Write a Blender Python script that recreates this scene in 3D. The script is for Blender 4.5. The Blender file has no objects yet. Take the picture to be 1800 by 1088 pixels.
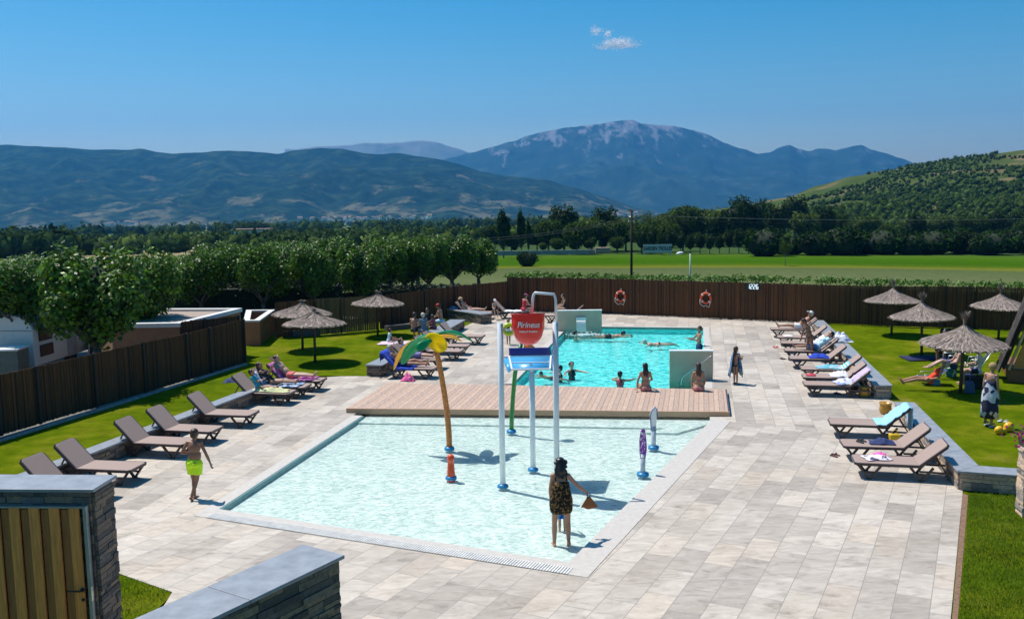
import bpy, bmesh, math, random
from mathutils import Vector, Matrix, noise as mn
R=math.radians
random.seed(7)
sc=bpy.context.scene
# ------------------------------------------------------------ camera, world, sun, exposure
CH=6.3; F=1660.0; PITCH=0.1217; ROLL=-0.0154
CROT=Matrix.Rotation(math.pi/2-PITCH,3,'X')@Matrix.Rotation(ROLL,3,'Z')
cd=bpy.data.cameras.new('camera'); cam=bpy.data.objects.new('camera',cd); sc.collection.objects.link(cam)
cam.location=(0,0,CH); cam.rotation_euler=CROT.to_euler(); cd.sensor_width=36; cd.lens=36*F/1800
cd.clip_start=.1; cd.clip_end=60000; sc.camera=cam
SUNV=Vector((0.42,-0.31,-1.0)).normalized()      # travel direction of sunlight
w=bpy.data.worlds.new("World"); sc.world=w; w.use_nodes=True
nt=w.node_tree; nt.nodes.clear()
sky=nt.nodes.new('ShaderNodeTexSky'); sky.sky_type='NISHITA'; sky.sun_disc=False
sky.sun_elevation=math.asin(-SUNV.z); sky.sun_rotation=math.atan2(-SUNV.x,-SUNV.y)
sky.air_density=1.0; sky.dust_density=1.0; sky.ozone_density=3.0; sky.altitude=300
bg=nt.nodes.new('ShaderNodeBackground'); bg.inputs[1].default_value=0.10
wo=nt.nodes.new('ShaderNodeOutputWorld'); hs=nt.nodes.new('ShaderNodeHueSaturation'); hs.inputs['Saturation'].default_value=1.6; hs.inputs['Hue'].default_value=.486; nt.links.new(sky.outputs[0],hs.inputs['Color']); nt.links.new(hs.outputs[0],bg.inputs[0]); nt.links.new(bg.outputs[0],wo.inputs[0])
ld=bpy.data.lights.new('sun','SUN'); ld.energy=5.0; ld.angle=R(.5); ld.color=(1,.955,.88)
sun=bpy.data.objects.new('sun',ld); sc.collection.objects.link(sun)
sun.rotation_euler=SUNV.to_track_quat('-Z','Y').to_euler(); sun.location=(-8,10,30)
sc.view_settings.view_transform='Standard'; sc.view_settings.look='None'; sc.view_settings.exposure=0.2; sc.view_settings.gamma=1
sc.cycles.max_bounces=8; sc.cycles.transparent_max_bounces=12; sc.cycles.volume_bounces=0
# ------------------------------------------------------------ helpers
C=sc.collection
def ray(px,py): return CROT@Vector(((px-900)/F,-(py-544)/F,-1))
def W(px,py,z=0.0):
    d=ray(px,py); t=(z-CH)/d.z; return Vector((d.x*t,d.y*t,z))
def WD(px,py,Y):
    d=ray(px,py); t=Y/d.y; return Vector((d.x*t,Y,CH+d.z*t))
MATS={}
def nodes(name):
    m=bpy.data.materials.new(name); m.use_nodes=True; n=m.node_tree; p=n.nodes['Principled BSDF']
    MATS[name]=m; return m,n,p
def N(n,t,**k):
    x=n.nodes.new(t)
    for a,b in k.items():
        if a.startswith('i_'):
            key=a[2:]; key=int(key) if key.isdigit() else key.replace('_',' ')
            x.inputs[key].default_value=b
        else: setattr(x,a,b)
    return x
def L(n,a,b): n.links.new(a,b)
def c4(c): return (c[0],c[1],c[2],1)
def ramp(n,stops):
    r=n.nodes.new('ShaderNodeValToRGB'); e=r.color_ramp.elements
    while len(e)<len(stops): e.new(.5)
    for i,(p,c) in enumerate(stops): e[i].position=p; e[i].color=c4(c)
    return r
def coords(n,scale=(1,1,1),rot=0,obj=True,loc=(0,0,0)):
    t=N(n,'ShaderNodeTexCoord'); m=N(n,'ShaderNodeMapping')
    m.inputs['Scale'].default_value=scale; m.inputs['Rotation'].default_value=(0,0,rot); m.inputs['Location'].default_value=loc
    L(n,t.outputs['Object'],m.inputs['Vector']); return m.outputs[0]
def mat(name,col,rough=.6,var=.12,scale=6,bump=0,metal=0,stretch=(1,1,1),trans=0,spec=.5,island=0,coat=0):
    if name in MATS: return MATS[name]
    m,n,p=nodes(name)
    v=coords(n,stretch); no=N(n,'ShaderNodeTexNoise',i_Scale=scale,i_Detail=5.0,i_Roughness=.6); L(n,v,no.inputs['Vector'])
    a=[max(0,c*(1-var*1.5)) for c in col]; b=[min(1,c*(1+var*1.5)) for c in col]
    r=ramp(n,[(.3,a),(.7,b)]); L(n,no.outputs['Fac'],r.inputs[0]); out=r.outputs[0]
    if island:
        g=N(n,'ShaderNodeNewGeometry'); r2=ramp(n,[(0,[1-island]*3),(1,[1+island]*3)]); 
        mp=N(n,'ShaderNodeMapRange'); mp.inputs['To Min'].default_value=1-island; mp.inputs['To Max'].default_value=1+island
        L(n,g.outputs['Random Per Island'],mp.inputs[0])
        mx=N(n,'ShaderNodeVectorMath',operation='SCALE'); L(n,out,mx.inputs[0]); L(n,mp.outputs[0],mx.inputs['Scale']); out=mx.outputs[0]
        n.nodes.remove(r2)
    L(n,out,p.inputs['Base Color']); p.inputs['Roughness'].default_value=rough; p.inputs['Metallic'].default_value=metal
    p.inputs['Specular IOR Level'].default_value=spec
    if coat: p.inputs['Coat Weight'].default_value=coat
    if bump:
        bn=N(n,'ShaderNodeBump',i_Strength=min(1,bump),i_Distance=.02); L(n,no.outputs['Fac'],bn.inputs['Height']); L(n,bn.outputs[0],p.inputs['Normal'])
    if trans:
        tr=N(n,'ShaderNodeBsdfTranslucent'); L(n,out,tr.inputs[0]); ms=N(n,'ShaderNodeMixShader',i_0=trans)
        o=n.nodes['Material Output']; L(n,p.outputs[0],ms.inputs[1]); L(n,tr.outputs[0],ms.inputs[2]); L(n,ms.outputs[0],o.inputs[0])
    return m
class MB:
    def __init__(s): s.v=[]; s.f=[]; s.m=[]; s.cur=0; s.sm=[]; s.smooth=False
    def add(s,vs,fs):
        o=len(s.v); s.v+=[tuple(v) for v in vs]
        for f in fs: s.f.append([i+o for i in f]); s.m.append(s.cur); s.sm.append(s.smooth)
    def box(s,c,size,M=None):
        x,y,z=[a/2 for a in size]; c=Vector(c)
        vs=[Vector((a*x,b*y,d*z)) for a in(-1,1) for b in(-1,1) for d in(-1,1)]
        vs=[(M@v if M else v)+c for v in vs]
        s.add(vs,[(0,1,3,2),(4,6,7,5),(0,4,5,1),(2,3,7,6),(0,2,6,4),(1,5,7,3)])
    def prism(s,pts,z0,z1):
        n=len(pts); vs=[(p[0],p[1],z0) for p in pts]+[(p[0],p[1],z1) for p in pts]
        a=sum(pts[i][0]*pts[(i+1)%n][1]-pts[(i+1)%n][0]*pts[i][1] for i in range(n))
        idx=list(range(n)) if a>0 else list(range(n))[::-1]
        fs=[[i+n for i in idx],idx[::-1]]
        for k in range(n):
            i,j=idx[k],idx[(k+1)%n]; fs.append([i,j,j+n,i+n])
        s.add(vs,fs)
    def bar(s,a,b,w,h=None,up=(0,0,1)):
        a=Vector(a);b=Vector(b);h=h or w; d=(b-a); l=d.length; d.normalize(); u=Vector(up)
        if abs(d.dot(u))>.98: u=Vector((0,1,0))
        x=d.cross(u).normalized(); y=x.cross(d)
        M=Matrix((x,d,y)).transposed(); s.box((a+b)/2,(w,l,h),M)
    def tube(s,pts,rad,n=10,cap=True):
        pts=[Vector(p) for p in pts]; 
        if not hasattr(rad,'__len__'): rad=[rad]*len(pts)
        o=[]; ref=None; sm=s.smooth; s.smooth=True
        for i,p in enumerate(pts):
            d=(pts[min(i+1,len(pts)-1)]-pts[max(i-1,0)]).normalized()
            if ref is None: ref=d.orthogonal().normalized()
            x=(ref-d*ref.dot(d)).normalized(); ref=x; y=d.cross(x)
            o+=[p+(x*math.cos(2*math.pi*k/n)+y*math.sin(2*math.pi*k/n))*rad[i] for k in range(n)]
        fs=[(i*n+k,i*n+(k+1)%n,(i+1)*n+(k+1)%n,(i+1)*n+k) for i in range(len(pts)-1) for k in range(n)]
        s.add(o,fs); b=len(s.v)-len(o); s.smooth=False
        if cap:
            s.f.append([b+k for k in range(n)][::-1]); s.f.append([b+(len(pts)-1)*n+k for k in range(n)]); s.m+=[s.cur]*2; s.sm+=[False]*2
        s.smooth=sm
    def lathe(s,prof,n=24,c=(0,0,0),M=None,closed=True):
        c=Vector(c); o=[]; sm=s.smooth; s.smooth=True
        for r,z in prof:
            for k in range(n):
                v=Vector((r*math.cos(2*math.pi*k/n),r*math.sin(2*math.pi*k/n),z)); o.append((M@v if M else v)+c)
        s.add(o,[(i*n+k,i*n+(k+1)%n,(i+1)*n+(k+1)%n,(i+1)*n+k) for i in range(len(prof)-1) for k in range(n)])
        s.smooth=sm
    def ell(s,c,r,ax=None,n=12,m=8,jit=0):
        c=Vector(c); o=[]; sm=s.smooth; s.smooth=True
        ax=ax or (Vector((1,0,0)),Vector((0,1,0)),Vector((0,0,1)))
        for i in range(m+1):
            t=math.pi*i/m
            for k in range(n):
                a=2*math.pi*k/n; q=1+random.uniform(-jit,jit)
                o.append(c+(ax[0]*r[0]*math.sin(t)*math.cos(a)+ax[1]*r[1]*math.sin(t)*math.sin(a)+ax[2]*r[2]*math.cos(t))*q)
        s.add(o,[(i*n+k,(i+1)*n+k,(i+1)*n+(k+1)%n,i*n+(k+1)%n) for i in range(m) for k in range(n)])
        s.smooth=sm
    def cap(s,a,b,r0,r1,n=12):
        a=Vector(a);b=Vector(b);d=b-a;l=max(d.length,1e-5);d.normalize(); pts=[];rad=[]
        for t in(90,60,30): pts.append(a-d*r0*math.sin(R(t))); rad.append(max(r0*math.cos(R(t)),r0*.02))
        pts+= [a,(a+b)/2,b]; rad+=[r0,(r0+r1)/2,r1]
        for t in(30,60,90): pts.append(b+d*r1*math.sin(R(t))); rad.append(max(r1*math.cos(R(t)),r1*.02))
        s.tube(pts,rad,n)
    def sheet(s,grid,th=.01):
        # grid rows of points -> thickened sheet
        nr=len(grid); nc=len(grid[0]); g=[[Vector(p) for p in r] for r in grid]; nrm=[]
        for i in range(nr):
            for j in range(nc):
                u=g[min(i+1,nr-1)][j]-g[max(i-1,0)][j]; v=g[i][min(j+1,nc-1)]-g[i][max(j-1,0)]
                nn=u.cross(v); nrm.append(nn.normalized() if nn.length>1e-9 else Vector((0,0,1)))
        top=[g[i][j]+nrm[i*nc+j]*th/2 for i in range(nr) for j in range(nc)]; bot=[g[i][j]-nrm[i*nc+j]*th/2 for i in range(nr) for j in range(nc)]
        K=nr*nc; fs=[]
        for i in range(nr-1):
            for j in range(nc-1):
                a=i*nc+j; q=(a,a+nc,a+nc+1,a+1); fs.append(q); fs.append(tuple(K+x for x in q[::-1]))
        ed=[j for j in range(nc)]+[i*nc+nc-1 for i in range(1,nr)]+[(nr-1)*nc+j for j in range(nc-2,-1,-1)]+[i*nc for i in range(nr-2,0,-1)]
        for k in range(len(ed)): a,b=ed[k],ed[(k+1)%len(ed)]; fs.append((a,b,K+b,K+a))
        sm=s.smooth; s.smooth=True; s.add(top+bot,fs); s.smooth=sm
    def mesh(s,name,mats):
        me=bpy.data.meshes.new(name); me.from_pydata(s.v,[],s.f); 
        for m in (mats if isinstance(mats,(list,tuple)) else [mats]): me.materials.append(m)
        me.polygons.foreach_set('material_index',s.m); me.polygons.foreach_set('use_smooth',s.sm); me.update(); return me
    def build(s,name,mats,parent=None,bevel=0):
        o=bpy.data.objects.new(name,s.mesh(name,mats)); C.objects.link(o)
        if parent: o.parent=parent
        if bevel:
            b=o.modifiers.new('bevel','BEVEL'); b.width=bevel; b.segments=2; b.limit_method='ANGLE'
        return o
def tag(o,label,cat,group=None,kind=None):
    if label: o['label']=label
    if cat: o['category']=cat
    if group: o['group']=group
    if kind: o['kind']=kind
    return o
def struct(o): o['kind']='structure'; return o
def empty(name,loc,rz=0,label=None,cat=None,group=None):
    o=bpy.data.objects.new(name,None); C.objects.link(o); o.location=loc; o.rotation_euler=(0,0,rz); o.empty_display_size=.2
    return tag(o,label,cat,group)
def link(name,me,parent=None,loc=(0,0,0),rz=0):
    o=bpy.data.objects.new(name,me); C.objects.link(o); o.location=loc; o.rotation_euler=(0,0,rz)
    if parent: o.parent=parent
    return o
def dup(root,loc,rz=0,scale=None,label=None,group=None):
    r=root.copy(); C.objects.link(r); r.location=loc; r.rotation_euler=(0,0,rz)
    if scale: r.scale=scale if hasattr(scale,'__len__') else (scale,)*3
    if label: r['label']=label
    if group: r['group']=group
    for ch in list(root.children):
        c=ch.copy(); C.objects.link(c); c.parent=r
        for g in ch.children:
            d=g.copy(); C.objects.link(d); d.parent=c
    return r
def poly(name,pts,z,m,th=None):
    b=MB(); b.prism([(p[0],p[1]) for p in pts],z-(th or .02),z); return struct(b.build(name,m))
def text_mesh(s,size,ext,shear=0,bold=0):
    cu=bpy.data.curves.new('lettering','FONT'); cu.body=s; cu.size=size; cu.extrude=ext; cu.shear=shear; cu.align_x='CENTER'; cu.align_y='CENTER'; cu.offset=bold
    o=bpy.data.objects.new('lettering',cu); C.objects.link(o); dg=bpy.context.evaluated_depsgraph_get()
    me=bpy.data.meshes.new_from_object(o.evaluated_get(dg)); bpy.data.objects.remove(o); return me
YA=math.atan2(332,F)       # far paving heading
YB=math.atan2(832,F)       # near paving heading
def dirv(a): return Vector((math.sin(a),math.cos(a),0))
DA=dirv(YA); PA=Vector((DA.y,-DA.x,0))     # depth direction and its right-hand perpendicular
#@@TERRAIN
# ------------------------------------------------------------ terrain
def ground_z(x,y):
    d=math.hypot(x,y)
    z=-0.4-.0343*max(0,min(d,155)-50) if d<=155 else -4-.026*(d-155)
    # sunken under the pool compound (covered by its own sheets)
    k=min(x+70,24-x,y+20,41-y)
    if k>0: z=z-(2.9)*min(1,k/2)
    return z
b=MB(); b.smooth=True; NA=150
rs=[0.5]+[4*i for i in range(1,12)]+[45*(9500/45)**(i/110) for i in range(111)]
for r in rs:
    for k in range(NA+1):
        a=R(-100+200*k/NA); x,y=r*math.sin(a),r*math.cos(a); b.v.append((x,y,ground_z(x,y)))
for i in range(len(rs)-1):
    for k in range(NA):
        q=i*(NA+1)+k; b.f.append([q,q+1,q+NA+2,q+NA+1]); b.m.append(0); b.sm.append(True)
m,n,p=nodes('valley_fields')
tc=N(n,'ShaderNodeTexCoord'); sx=N(n,'ShaderNodeSeparateXYZ'); L(n,tc.outputs['Object'],sx.inputs[0])
ln=N(n,'ShaderNodeVectorMath',operation='LENGTH'); L(n,tc.outputs['Object'],ln.inputs[0])
wob=N(n,'ShaderNodeTexNoise',i_Scale=.05,i_Detail=4.0); L(n,tc.outputs['Object'],wob.inputs['Vector'])
ad=N(n,'ShaderNodeMath',operation='MULTIPLY_ADD'); L(n,wob.outputs['Fac'],ad.inputs[0]); ad.inputs[1].default_value=9; L(n,ln.outputs['Value'],ad.inputs[2])
mr=N(n,'ShaderNodeMapRange'); mr.inputs['From Min'].default_value=54.5; mr.inputs['From Max'].default_value=174.5; L(n,ad.outputs[0],mr.inputs[0])
rr=ramp(n,[(0,(.07,.13,.03)),(.3,(.12,.14,.065)),(.50,(.085,.115,.045)),(.54,(.15,.16,.02)),(.58,(.07,.12,.01)),(.63,(.04,.105,.004)),(.74,(.045,.115,.004)),(.86,(.065,.13,.01)),(1,(.05,.09,.03))]); L(n,mr.outputs[0],rr.inputs[0])
fn=N(n,'ShaderNodeTexNoise',i_Scale=1.2,i_Detail=8.0,i_Roughness=.7); L(n,tc.outputs['Object'],fn.inputs['Vector'])
mx=N(n,'ShaderNodeMix',data_type='RGBA',blend_type='MULTIPLY'); mx.inputs[0].default_value=.55
fr=ramp(n,[(.25,(.45,.45,.4)),(.75,(1.3,1.3,1.1))]); L(n,fn.outputs['Fac'],fr.inputs[0]); L(n,rr.outputs[0],mx.inputs[6]); L(n,fr.outputs[0],mx.inputs[7])
# far patchwork of fields
vo=N(n,'ShaderNodeTexVoronoi',i_Scale=.006); mp=N(n,'ShaderNodeMapping'); mp.inputs['Scale'].default_value=(.55,1.4,1); L(n,tc.outputs['Object'],mp.inputs[0]); L(n,mp.outputs[0],vo.inputs['Vector'])
sp=N(n,'ShaderNodeSeparateColor'); L(n,vo.outputs['Color'],sp.inputs[0])
vr=ramp(n,[(0,(.045,.08,.03)),(.4,(.05,.09,.03)),(.55,(.12,.2,.05)),(.72,(.3,.26,.14)),(.8,(.42,.3,.19)),(.9,(.06,.1,.035)),(1,(.16,.22,.07))]); vr.color_ramp.interpolation='CONSTANT'; L(n,sp.outputs[0],vr.inputs[0])
fm=N(n,'ShaderNodeMapRange'); fm.inputs['From Min'].default_value=165; fm.inputs['From Max'].default_value=260; L(n,ln.outputs['Value'],fm.inputs[0])
m2=N(n,'ShaderNodeMix',data_type='RGBA'); L(n,fm.outputs[0],m2.inputs[0]); L(n,mx.outputs[2],m2.inputs[6]); L(n,vr.outputs[0],m2.inputs[7])
L(n,m2.outputs[2],p.inputs['Base Color']); p.inputs['Roughness'].default_value=1; p.inputs['Specular IOR Level'].default_value=0
bn=N(n,'ShaderNodeBump',i_Strength=.5,i_Distance=.25); L(n,fn.outputs['Fac'],bn.inputs['Height']); L(n,bn.outputs[0],p.inputs['Normal'])
struct(b.build('ground',m))
def interp(P,x):
    if x<=P[0][0]: return P[0][1]
    for (a,ya),(c,yc) in zip(P,P[1:]):
        if x<=c:
            t=(x-a)/(c-a); t=t*t*(3-2*t)*.5+t*.5; return ya+(yc-ya)*t
    return P[-1][1]
def mountain(name,prof,d0,d1,m,amp,freq,x0,x1,step=3,rows=70,shape=1.2,seed=0,cat='mountain'):
    b=MB(); b.smooth=True; nc=0
    xs=[x0+step*i for i in range(int((x1-x0)/step)+1)]; nc=len(xs)
    for i in range(rows+9):
        v=i/rows
        for px in xs:
            rp=WD(px,interp(prof,px),d1); crest=rp.z
            Y=d0+(d1-d0)*v; X=rp.x*Y/d1; g=ground_z(X,Y)-6
            if v<=1:
                base=g+(crest-g)*(v**shape)
                q=Vector((X*freq+seed,Y*freq*.6,seed)); rd=(mn.ridged_multi_fractal(q,1.0,2.1,6,1.0,2.0)-1.1)
                e=(crest-g)*amp*rd*math.sin(math.pi*min(1,v))**.8
                z=base+e+(crest-g)*(.012*mn.noise(Vector((X*freq*9,Y*freq*9,1)))+.05*(1-v)*v*4*mn.fractal(Vector((X*freq*4,Y*freq*2,2)),1,2,5))
            else: z=crest-(v-1)*5*(crest-g)*.35+(crest-g)*.012*mn.noise(Vector((X*freq*9,Y*freq*9,1)))
            b.v.append((X,Y,z))
    for i in range(rows+8):
        for k in range(nc-1):
            q=i*nc+k; b.f.append([q,q+1,q+nc+1,q+nc]); b.m.append(0); b.sm.append(True)
    return struct(b.build(name,m))
def mt_mat(name,stops,sc1,sc2,zlo,zhi,patch,pt=.6,st=(.7,.5,1.6)):
    m,n,p=nodes(name); tc=N(n,'ShaderNodeTexCoord')
    sx=N(n,'ShaderNodeSeparateXYZ'); L(n,tc.outputs['Object'],sx.inputs[0])
    a=N(n,'ShaderNodeTexNoise',i_Scale=sc1,i_Detail=9.0,i_Roughness=.62); L(n,tc.outputs['Object'],a.inputs['Vector'])
    r=ramp(n,stops); L(n,a.outputs['Fac'],r.inputs[0])
    # pale patches, favoured by height range
    mp=N(n,'ShaderNodeMapping'); mp.inputs['Scale'].default_value=st; L(n,tc.outputs['Object'],mp.inputs[0])
    c=N(n,'ShaderNodeTexNoise',i_Scale=sc2,i_Detail=8.0,i_Roughness=.7,i_Distortion=.15); L(n,mp.outputs[0],c.inputs['Vector'])
    h=N(n,'ShaderNodeMapRange'); h.inputs['From Min'].default_value=zlo; h.inputs['From Max'].default_value=zhi; h.inputs['To Min'].default_value=-.16; h.inputs['To Max'].default_value=.17; L(n,sx.outputs[2],h.inputs[0])
    ad=N(n,'ShaderNodeMath',operation='ADD'); L(n,c.outputs['Fac'],ad.inputs[0]); L(n,h.outputs[0],ad.inputs[1])
    k=ramp(n,[(pt-.02,(0,0,0)),(pt+.075,(1,1,1))]); L(n,ad.outputs[0],k.inputs[0])
    mx=N(n,'ShaderNodeMix',data_type='RGBA'); L(n,k.outputs[0],mx.inputs[0]); L(n,r.outputs[0],mx.inputs[6]); mx.inputs[7].default_value=c4(patch)
    L(n,mx.outputs[2],p.inputs['Base Color']); p.inputs['Roughness'].default_value=1; p.inputs['Specular IOR Level'].default_value=0
    bn=N(n,'ShaderNodeBump',i_Strength=.7,i_Distance=12.0); L(n,a.outputs['Fac'],bn.inputs['Height']); L(n,bn.outputs[0],p.inputs['Normal'])
    return m
P1=[(-500,262),(-200,262),(0,255),(90,258),(150,262),(200,264),(245,262),(300,270),(345,268),(400,265),(440,267),(487,271),(520,265),(560,261),(600,262),(660,272),(700,270),(760,278),(800,287),(850,303),(905,311),(960,316),(1000,328),(1060,345),(1120,366),(1180,384),(1260,392)]
P2=[(600,330),(760,285),(800,276),(830,268),(870,257),(900,249),(930,238),(960,231),(1000,224),(1050,219),(1085,213),(1112,211),(1130,218),(1180,221),(1215,228),(1240,235),(1275,252),(1305,262),(1333,271),(1352,268),(1370,260),(1388,255),(1405,262),(1422,266),(1437,262),(1455,262),(1468,265),(1484,261),(1500,257),(1515,256),(1532,263),(1550,268),(1580,277),(1610,288),(1700,300),(1900,310),(2300,320)]
P3=[(520,262),(560,258),(600,256),(640,252),(700,251),(742,247),(770,251),(800,260),(830,270),(900,300),(1000,330)]
mountain('mountain_range',P3,6600,7600,mt_mat('far_mountain_rock',[(.3,(.12,.16,.1)),(.7,(.26,.27,.2))],.004,.006,150,430,(.24,.24,.2),.54),.03,.0012,500,1000,seed=5)
mountain('mountain',P2,4300,6400,mt_mat('big_mountain_forest',[(.3,(.014,.032,.02)),(.55,(.028,.052,.03)),(.8,(.09,.11,.08))],.007,.011,60,500,(.21,.205,.20),.585,(1.0,.30,.55)),.17,.0013,560,2300,seed=2,shape=1.25)
mountain('hills',P1,2300,3500,mt_mat('hills_forest',[(.3,(.006,.016,.010)),(.5,(.013,.03,.015)),(.62,(.032,.055,.025)),(.8,(.07,.09,.045))],.02,.013,330,-90,(.13,.125,.07),.66),.17,.0022,-520,1260,seed=9,shape=1.15)
#@@HAZE
hz=MB(); hz.box((0,3700,160),(12000,8200,960)); ho=hz.build('haze',None if 0 else mat('haze_air',(1,1,1)))
tag(ho,None,None,kind='stuff')
m=ho.data.materials[0]; n=m.node_tree; o=n.nodes['Material Output']
for l in list(o.inputs[0].links): n.links.remove(l)
pv=N(n,'ShaderNodeVolumePrincipled'); pv.inputs['Color'].default_value=(.085,.44,1,1); pv.inputs['Density'].default_value=1.15e-4; pv.inputs['Anisotropy'].default_value=.3
L(n,pv.outputs[0],o.inputs['Volume'])

# ------------------------------------------------------------ lawns, paving, pools
def grass_mat(name,dry):
    m,n,p=nodes(name); v=coords(n)
    a=N(n,'ShaderNodeTexNoise',i_Scale=.45,i_Detail=6.0,i_Roughness=.65); L(n,v,a.inputs['Vector'])
    r=ramp(n,[(.3,(.075,.125,.001)),(.5,(.125,.175,.002)),(.60,(.18,.20,.008)),(.75,(.16+.14*dry,.19+.04*dry,.02+.05*dry))]); L(n,a.outputs['Fac'],r.inputs[0])
    v2=coords(n,(1,2.4,1)); f=N(n,'ShaderNodeTexNoise',i_Scale=26.0,i_Detail=6.0,i_Roughness=.75); L(n,v2,f.inputs['Vector'])
    fr=ramp(n,[(.25,(.35,.4,.35)),(.5,(.85,.88,.8)),(.78,(1.55,1.5,1.45))]); L(n,f.outputs['Fac'],fr.inputs[0])
    g=N(n,'ShaderNodeTexNoise',i_Scale=2.3,i_Detail=5.0); L(n,v,g.inputs['Vector']); gr=ramp(n,[(.35,(.75,.78,.7)),(.65,(1.2,1.15,1.2))]); L(n,g.outputs['Fac'],gr.inputs[0])
    mx=N(n,'ShaderNodeMix',data_type='RGBA',blend_type='MULTIPLY',i_0=.8); L(n,r.outputs[0],mx.inputs[6]); L(n,fr.outputs[0],mx.inputs[7])
    m2=N(n,'ShaderNodeMix',data_type='RGBA',blend_type='MULTIPLY',i_0=.8); L(n,mx.outputs[2],m2.inputs[6]); L(n,gr.outputs[0],m2.inputs[7])
    L(n,m2.outputs[2],p.inputs['Base Color']); p.inputs['Roughness'].default_value=.95; p.inputs['Specular IOR Level'].default_value=.02
    bn=N(n,'ShaderNodeBump',i_Strength=.8,i_Distance=.05); L(n,f.outputs['Fac'],bn.inputs['Height']); L(n,bn.outputs[0],p.inputs['Normal'])
    return m
GL=grass_mat('lawn_grass',.3); GR=grass_mat('lawn_grass_dry',1)
def pave_mat(name,ang,off):
    m,n,p=nodes(name); v=coords(n,rot=ang); 
    br=N(n,'ShaderNodeTexBrick',offset=.5,i_Scale=1.0); L(n,v,br.inputs['Vector'])
    br.inputs['Color1'].default_value=(0,0,0,1); br.inputs['Color2'].default_value=(1,1,1,1); br.inputs['Mortar'].default_value=(.5,.5,.5,1)
    br.inputs['Mortar Size'].default_value=.0065; br.inputs['Mortar Smooth'].default_value=.3; br.inputs['Brick Width'].default_value=1.02; br.inputs['Row Height'].default_value=.51
    r=ramp(n,[(0,(0.374,0.325,0.280)),(.25,(0.447,0.392,0.339)),(.5,(0.504,0.445,0.385)),(.75,(0.551,0.490,0.423)),(.93,(0.541,0.460,0.380)),(1,(0.447,0.385,0.323))]); L(n,br.outputs['Color'],r.inputs[0])
    vs=coords(n,(1.0,2.6,1),rot=ang); a=N(n,'ShaderNodeTexNoise',i_Scale=1.6,i_Detail=8.0,i_Roughness=.68,i_Distortion=1.2); L(n,vs,a.inputs['Vector'])
    # veins are offset per slab so that they break at the joints
    ad=N(n,'ShaderNodeVectorMath',operation='MULTIPLY_ADD'); L(n,br.outputs['Color'],ad.inputs[0]); ad.inputs[1].default_value=(13,7,5); L(n,vs,ad.inputs[2]); L(n,ad.outputs[0],a.inputs['Vector'])
    ar=ramp(n,[(.3,(.52,.50,.47)),(.44,(.86,.845,.82)),(.7,(1.18,1.17,1.15))]); L(n,a.outputs['Fac'],ar.inputs[0])
    mx=N(n,'ShaderNodeMix',data_type='RGBA',blend_type='MULTIPLY',i_0=.85); L(n,r.outputs[0],mx.inputs[6]); L(n,ar.outputs[0],mx.inputs[7])
    # broad stains
    s=N(n,'ShaderNodeTexNoise',i_Scale=.55,i_Detail=6.0,i_Roughness=.7); L(n,v,s.inputs['Vector']); sr=ramp(n,[(.3,(.8,.77,.72)),(.5,(1,1,1)),(.75,(1.06,1.05,1.03))]); L(n,s.outputs['Fac'],sr.inputs[0])
    m3=N(n,'ShaderNodeMix',data_type='RGBA',blend_type='MULTIPLY',i_0=.7); L(n,mx.outputs[2],m3.inputs[6]); L(n,sr.outputs[0],m3.inputs[7])
    m2=N(n,'ShaderNodeMix',data_type='RGBA'); L(n,br.outputs['Fac'],m2.inputs[0]); L(n,m3.outputs[2],m2.inputs[6]); m2.inputs[7].default_value=(.24,.225,.20,1)
    L(n,m2.outputs[2],p.inputs['Base Color']); p.inputs['Roughness'].default_value=.62; p.inputs['Specular IOR Level'].default_value=.35
    bn=N(n,'ShaderNodeBump',i_Strength=.25,i_Distance=.01); L(n,a.outputs['Fac'],bn.inputs['Height']); L(n,bn.outputs[0],p.inputs['Normal'])
    return m
PF=pave_mat('paving_slabs_far',-(math.pi/2-YA)*1.0,0); PN=pave_mat('paving_slabs_near',-(math.pi/2-YB),0)
COP=mat('pool_coping',(.52,.475,.425),.6,.06,9,.1)
# pool corners
pA,pB,pC,pD=W(385,895),W(637,731),W(1248,741),W(1000,988)
def off(p,q,d): # offset a segment outward (to its left)
    t=(q-p).normalized(); nn=Vector((-t.y,t.x,0)); return p+nn*d,q+nn*d
def inter(a,b,c,d):
    x1,y1,x2,y2,x3,y3,x4,y4=a.x,a.y,b.x,b.y,c.x,c.y,d.x,d.y
    D=(x1-x2)*(y3-y4)-(y1-y2)*(x3-x4); A=x1*y2-y1*x2; B=x3*y4-y3*x4
    return Vector(((A*(x3-x4)-(x1-x2)*B)/D,(A*(y3-y4)-(y1-y2)*B)/D,0))
segs=[off(pA,pB,.30),off(pB,pC,.05),off(pC,pD,.52),off(pD,pA,.50)]
oA=inter(*segs[3],*segs[0]); oB=inter(*segs[0],*segs[1]); oC=inter(*segs[1],*segs[2]); oD=inter(*segs[2],*segs[3])
# big pool corners (water edge), aligned with DA
q0=W(908,671); q1=W(1240,664); 
qFR=W(1236,576.5); qFL=qFR-PA*((qFR-W(905,671)).dot(PA))
qNL=qFL-DA*((qFL-W(905,671)).dot(DA)+.35); qNR=qNL+PA*((qFR-qFL).length)
# deck
dz=.13
dA_=W(609,717.5,dz); dB_=W(1281,723.5,dz); dC_=W(1275,684.5,dz); dD_=W(686,672.5,dz)
# paving sheets: split into convex-ish pieces round the two pools
xl=-6.0
far_l=W(560,661); edgeR=[W(1424,563),W(1535,690),W(1565,710),W(1692,858)]
bk_l=W(862,556); bk_r=W(1424,563)
def sub(name,pts,m,z=0): return poly(name,pts,z,m,.10)
wallL=[W(-60,880),W(97,812),W(508,663),W(513,659)]
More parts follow.
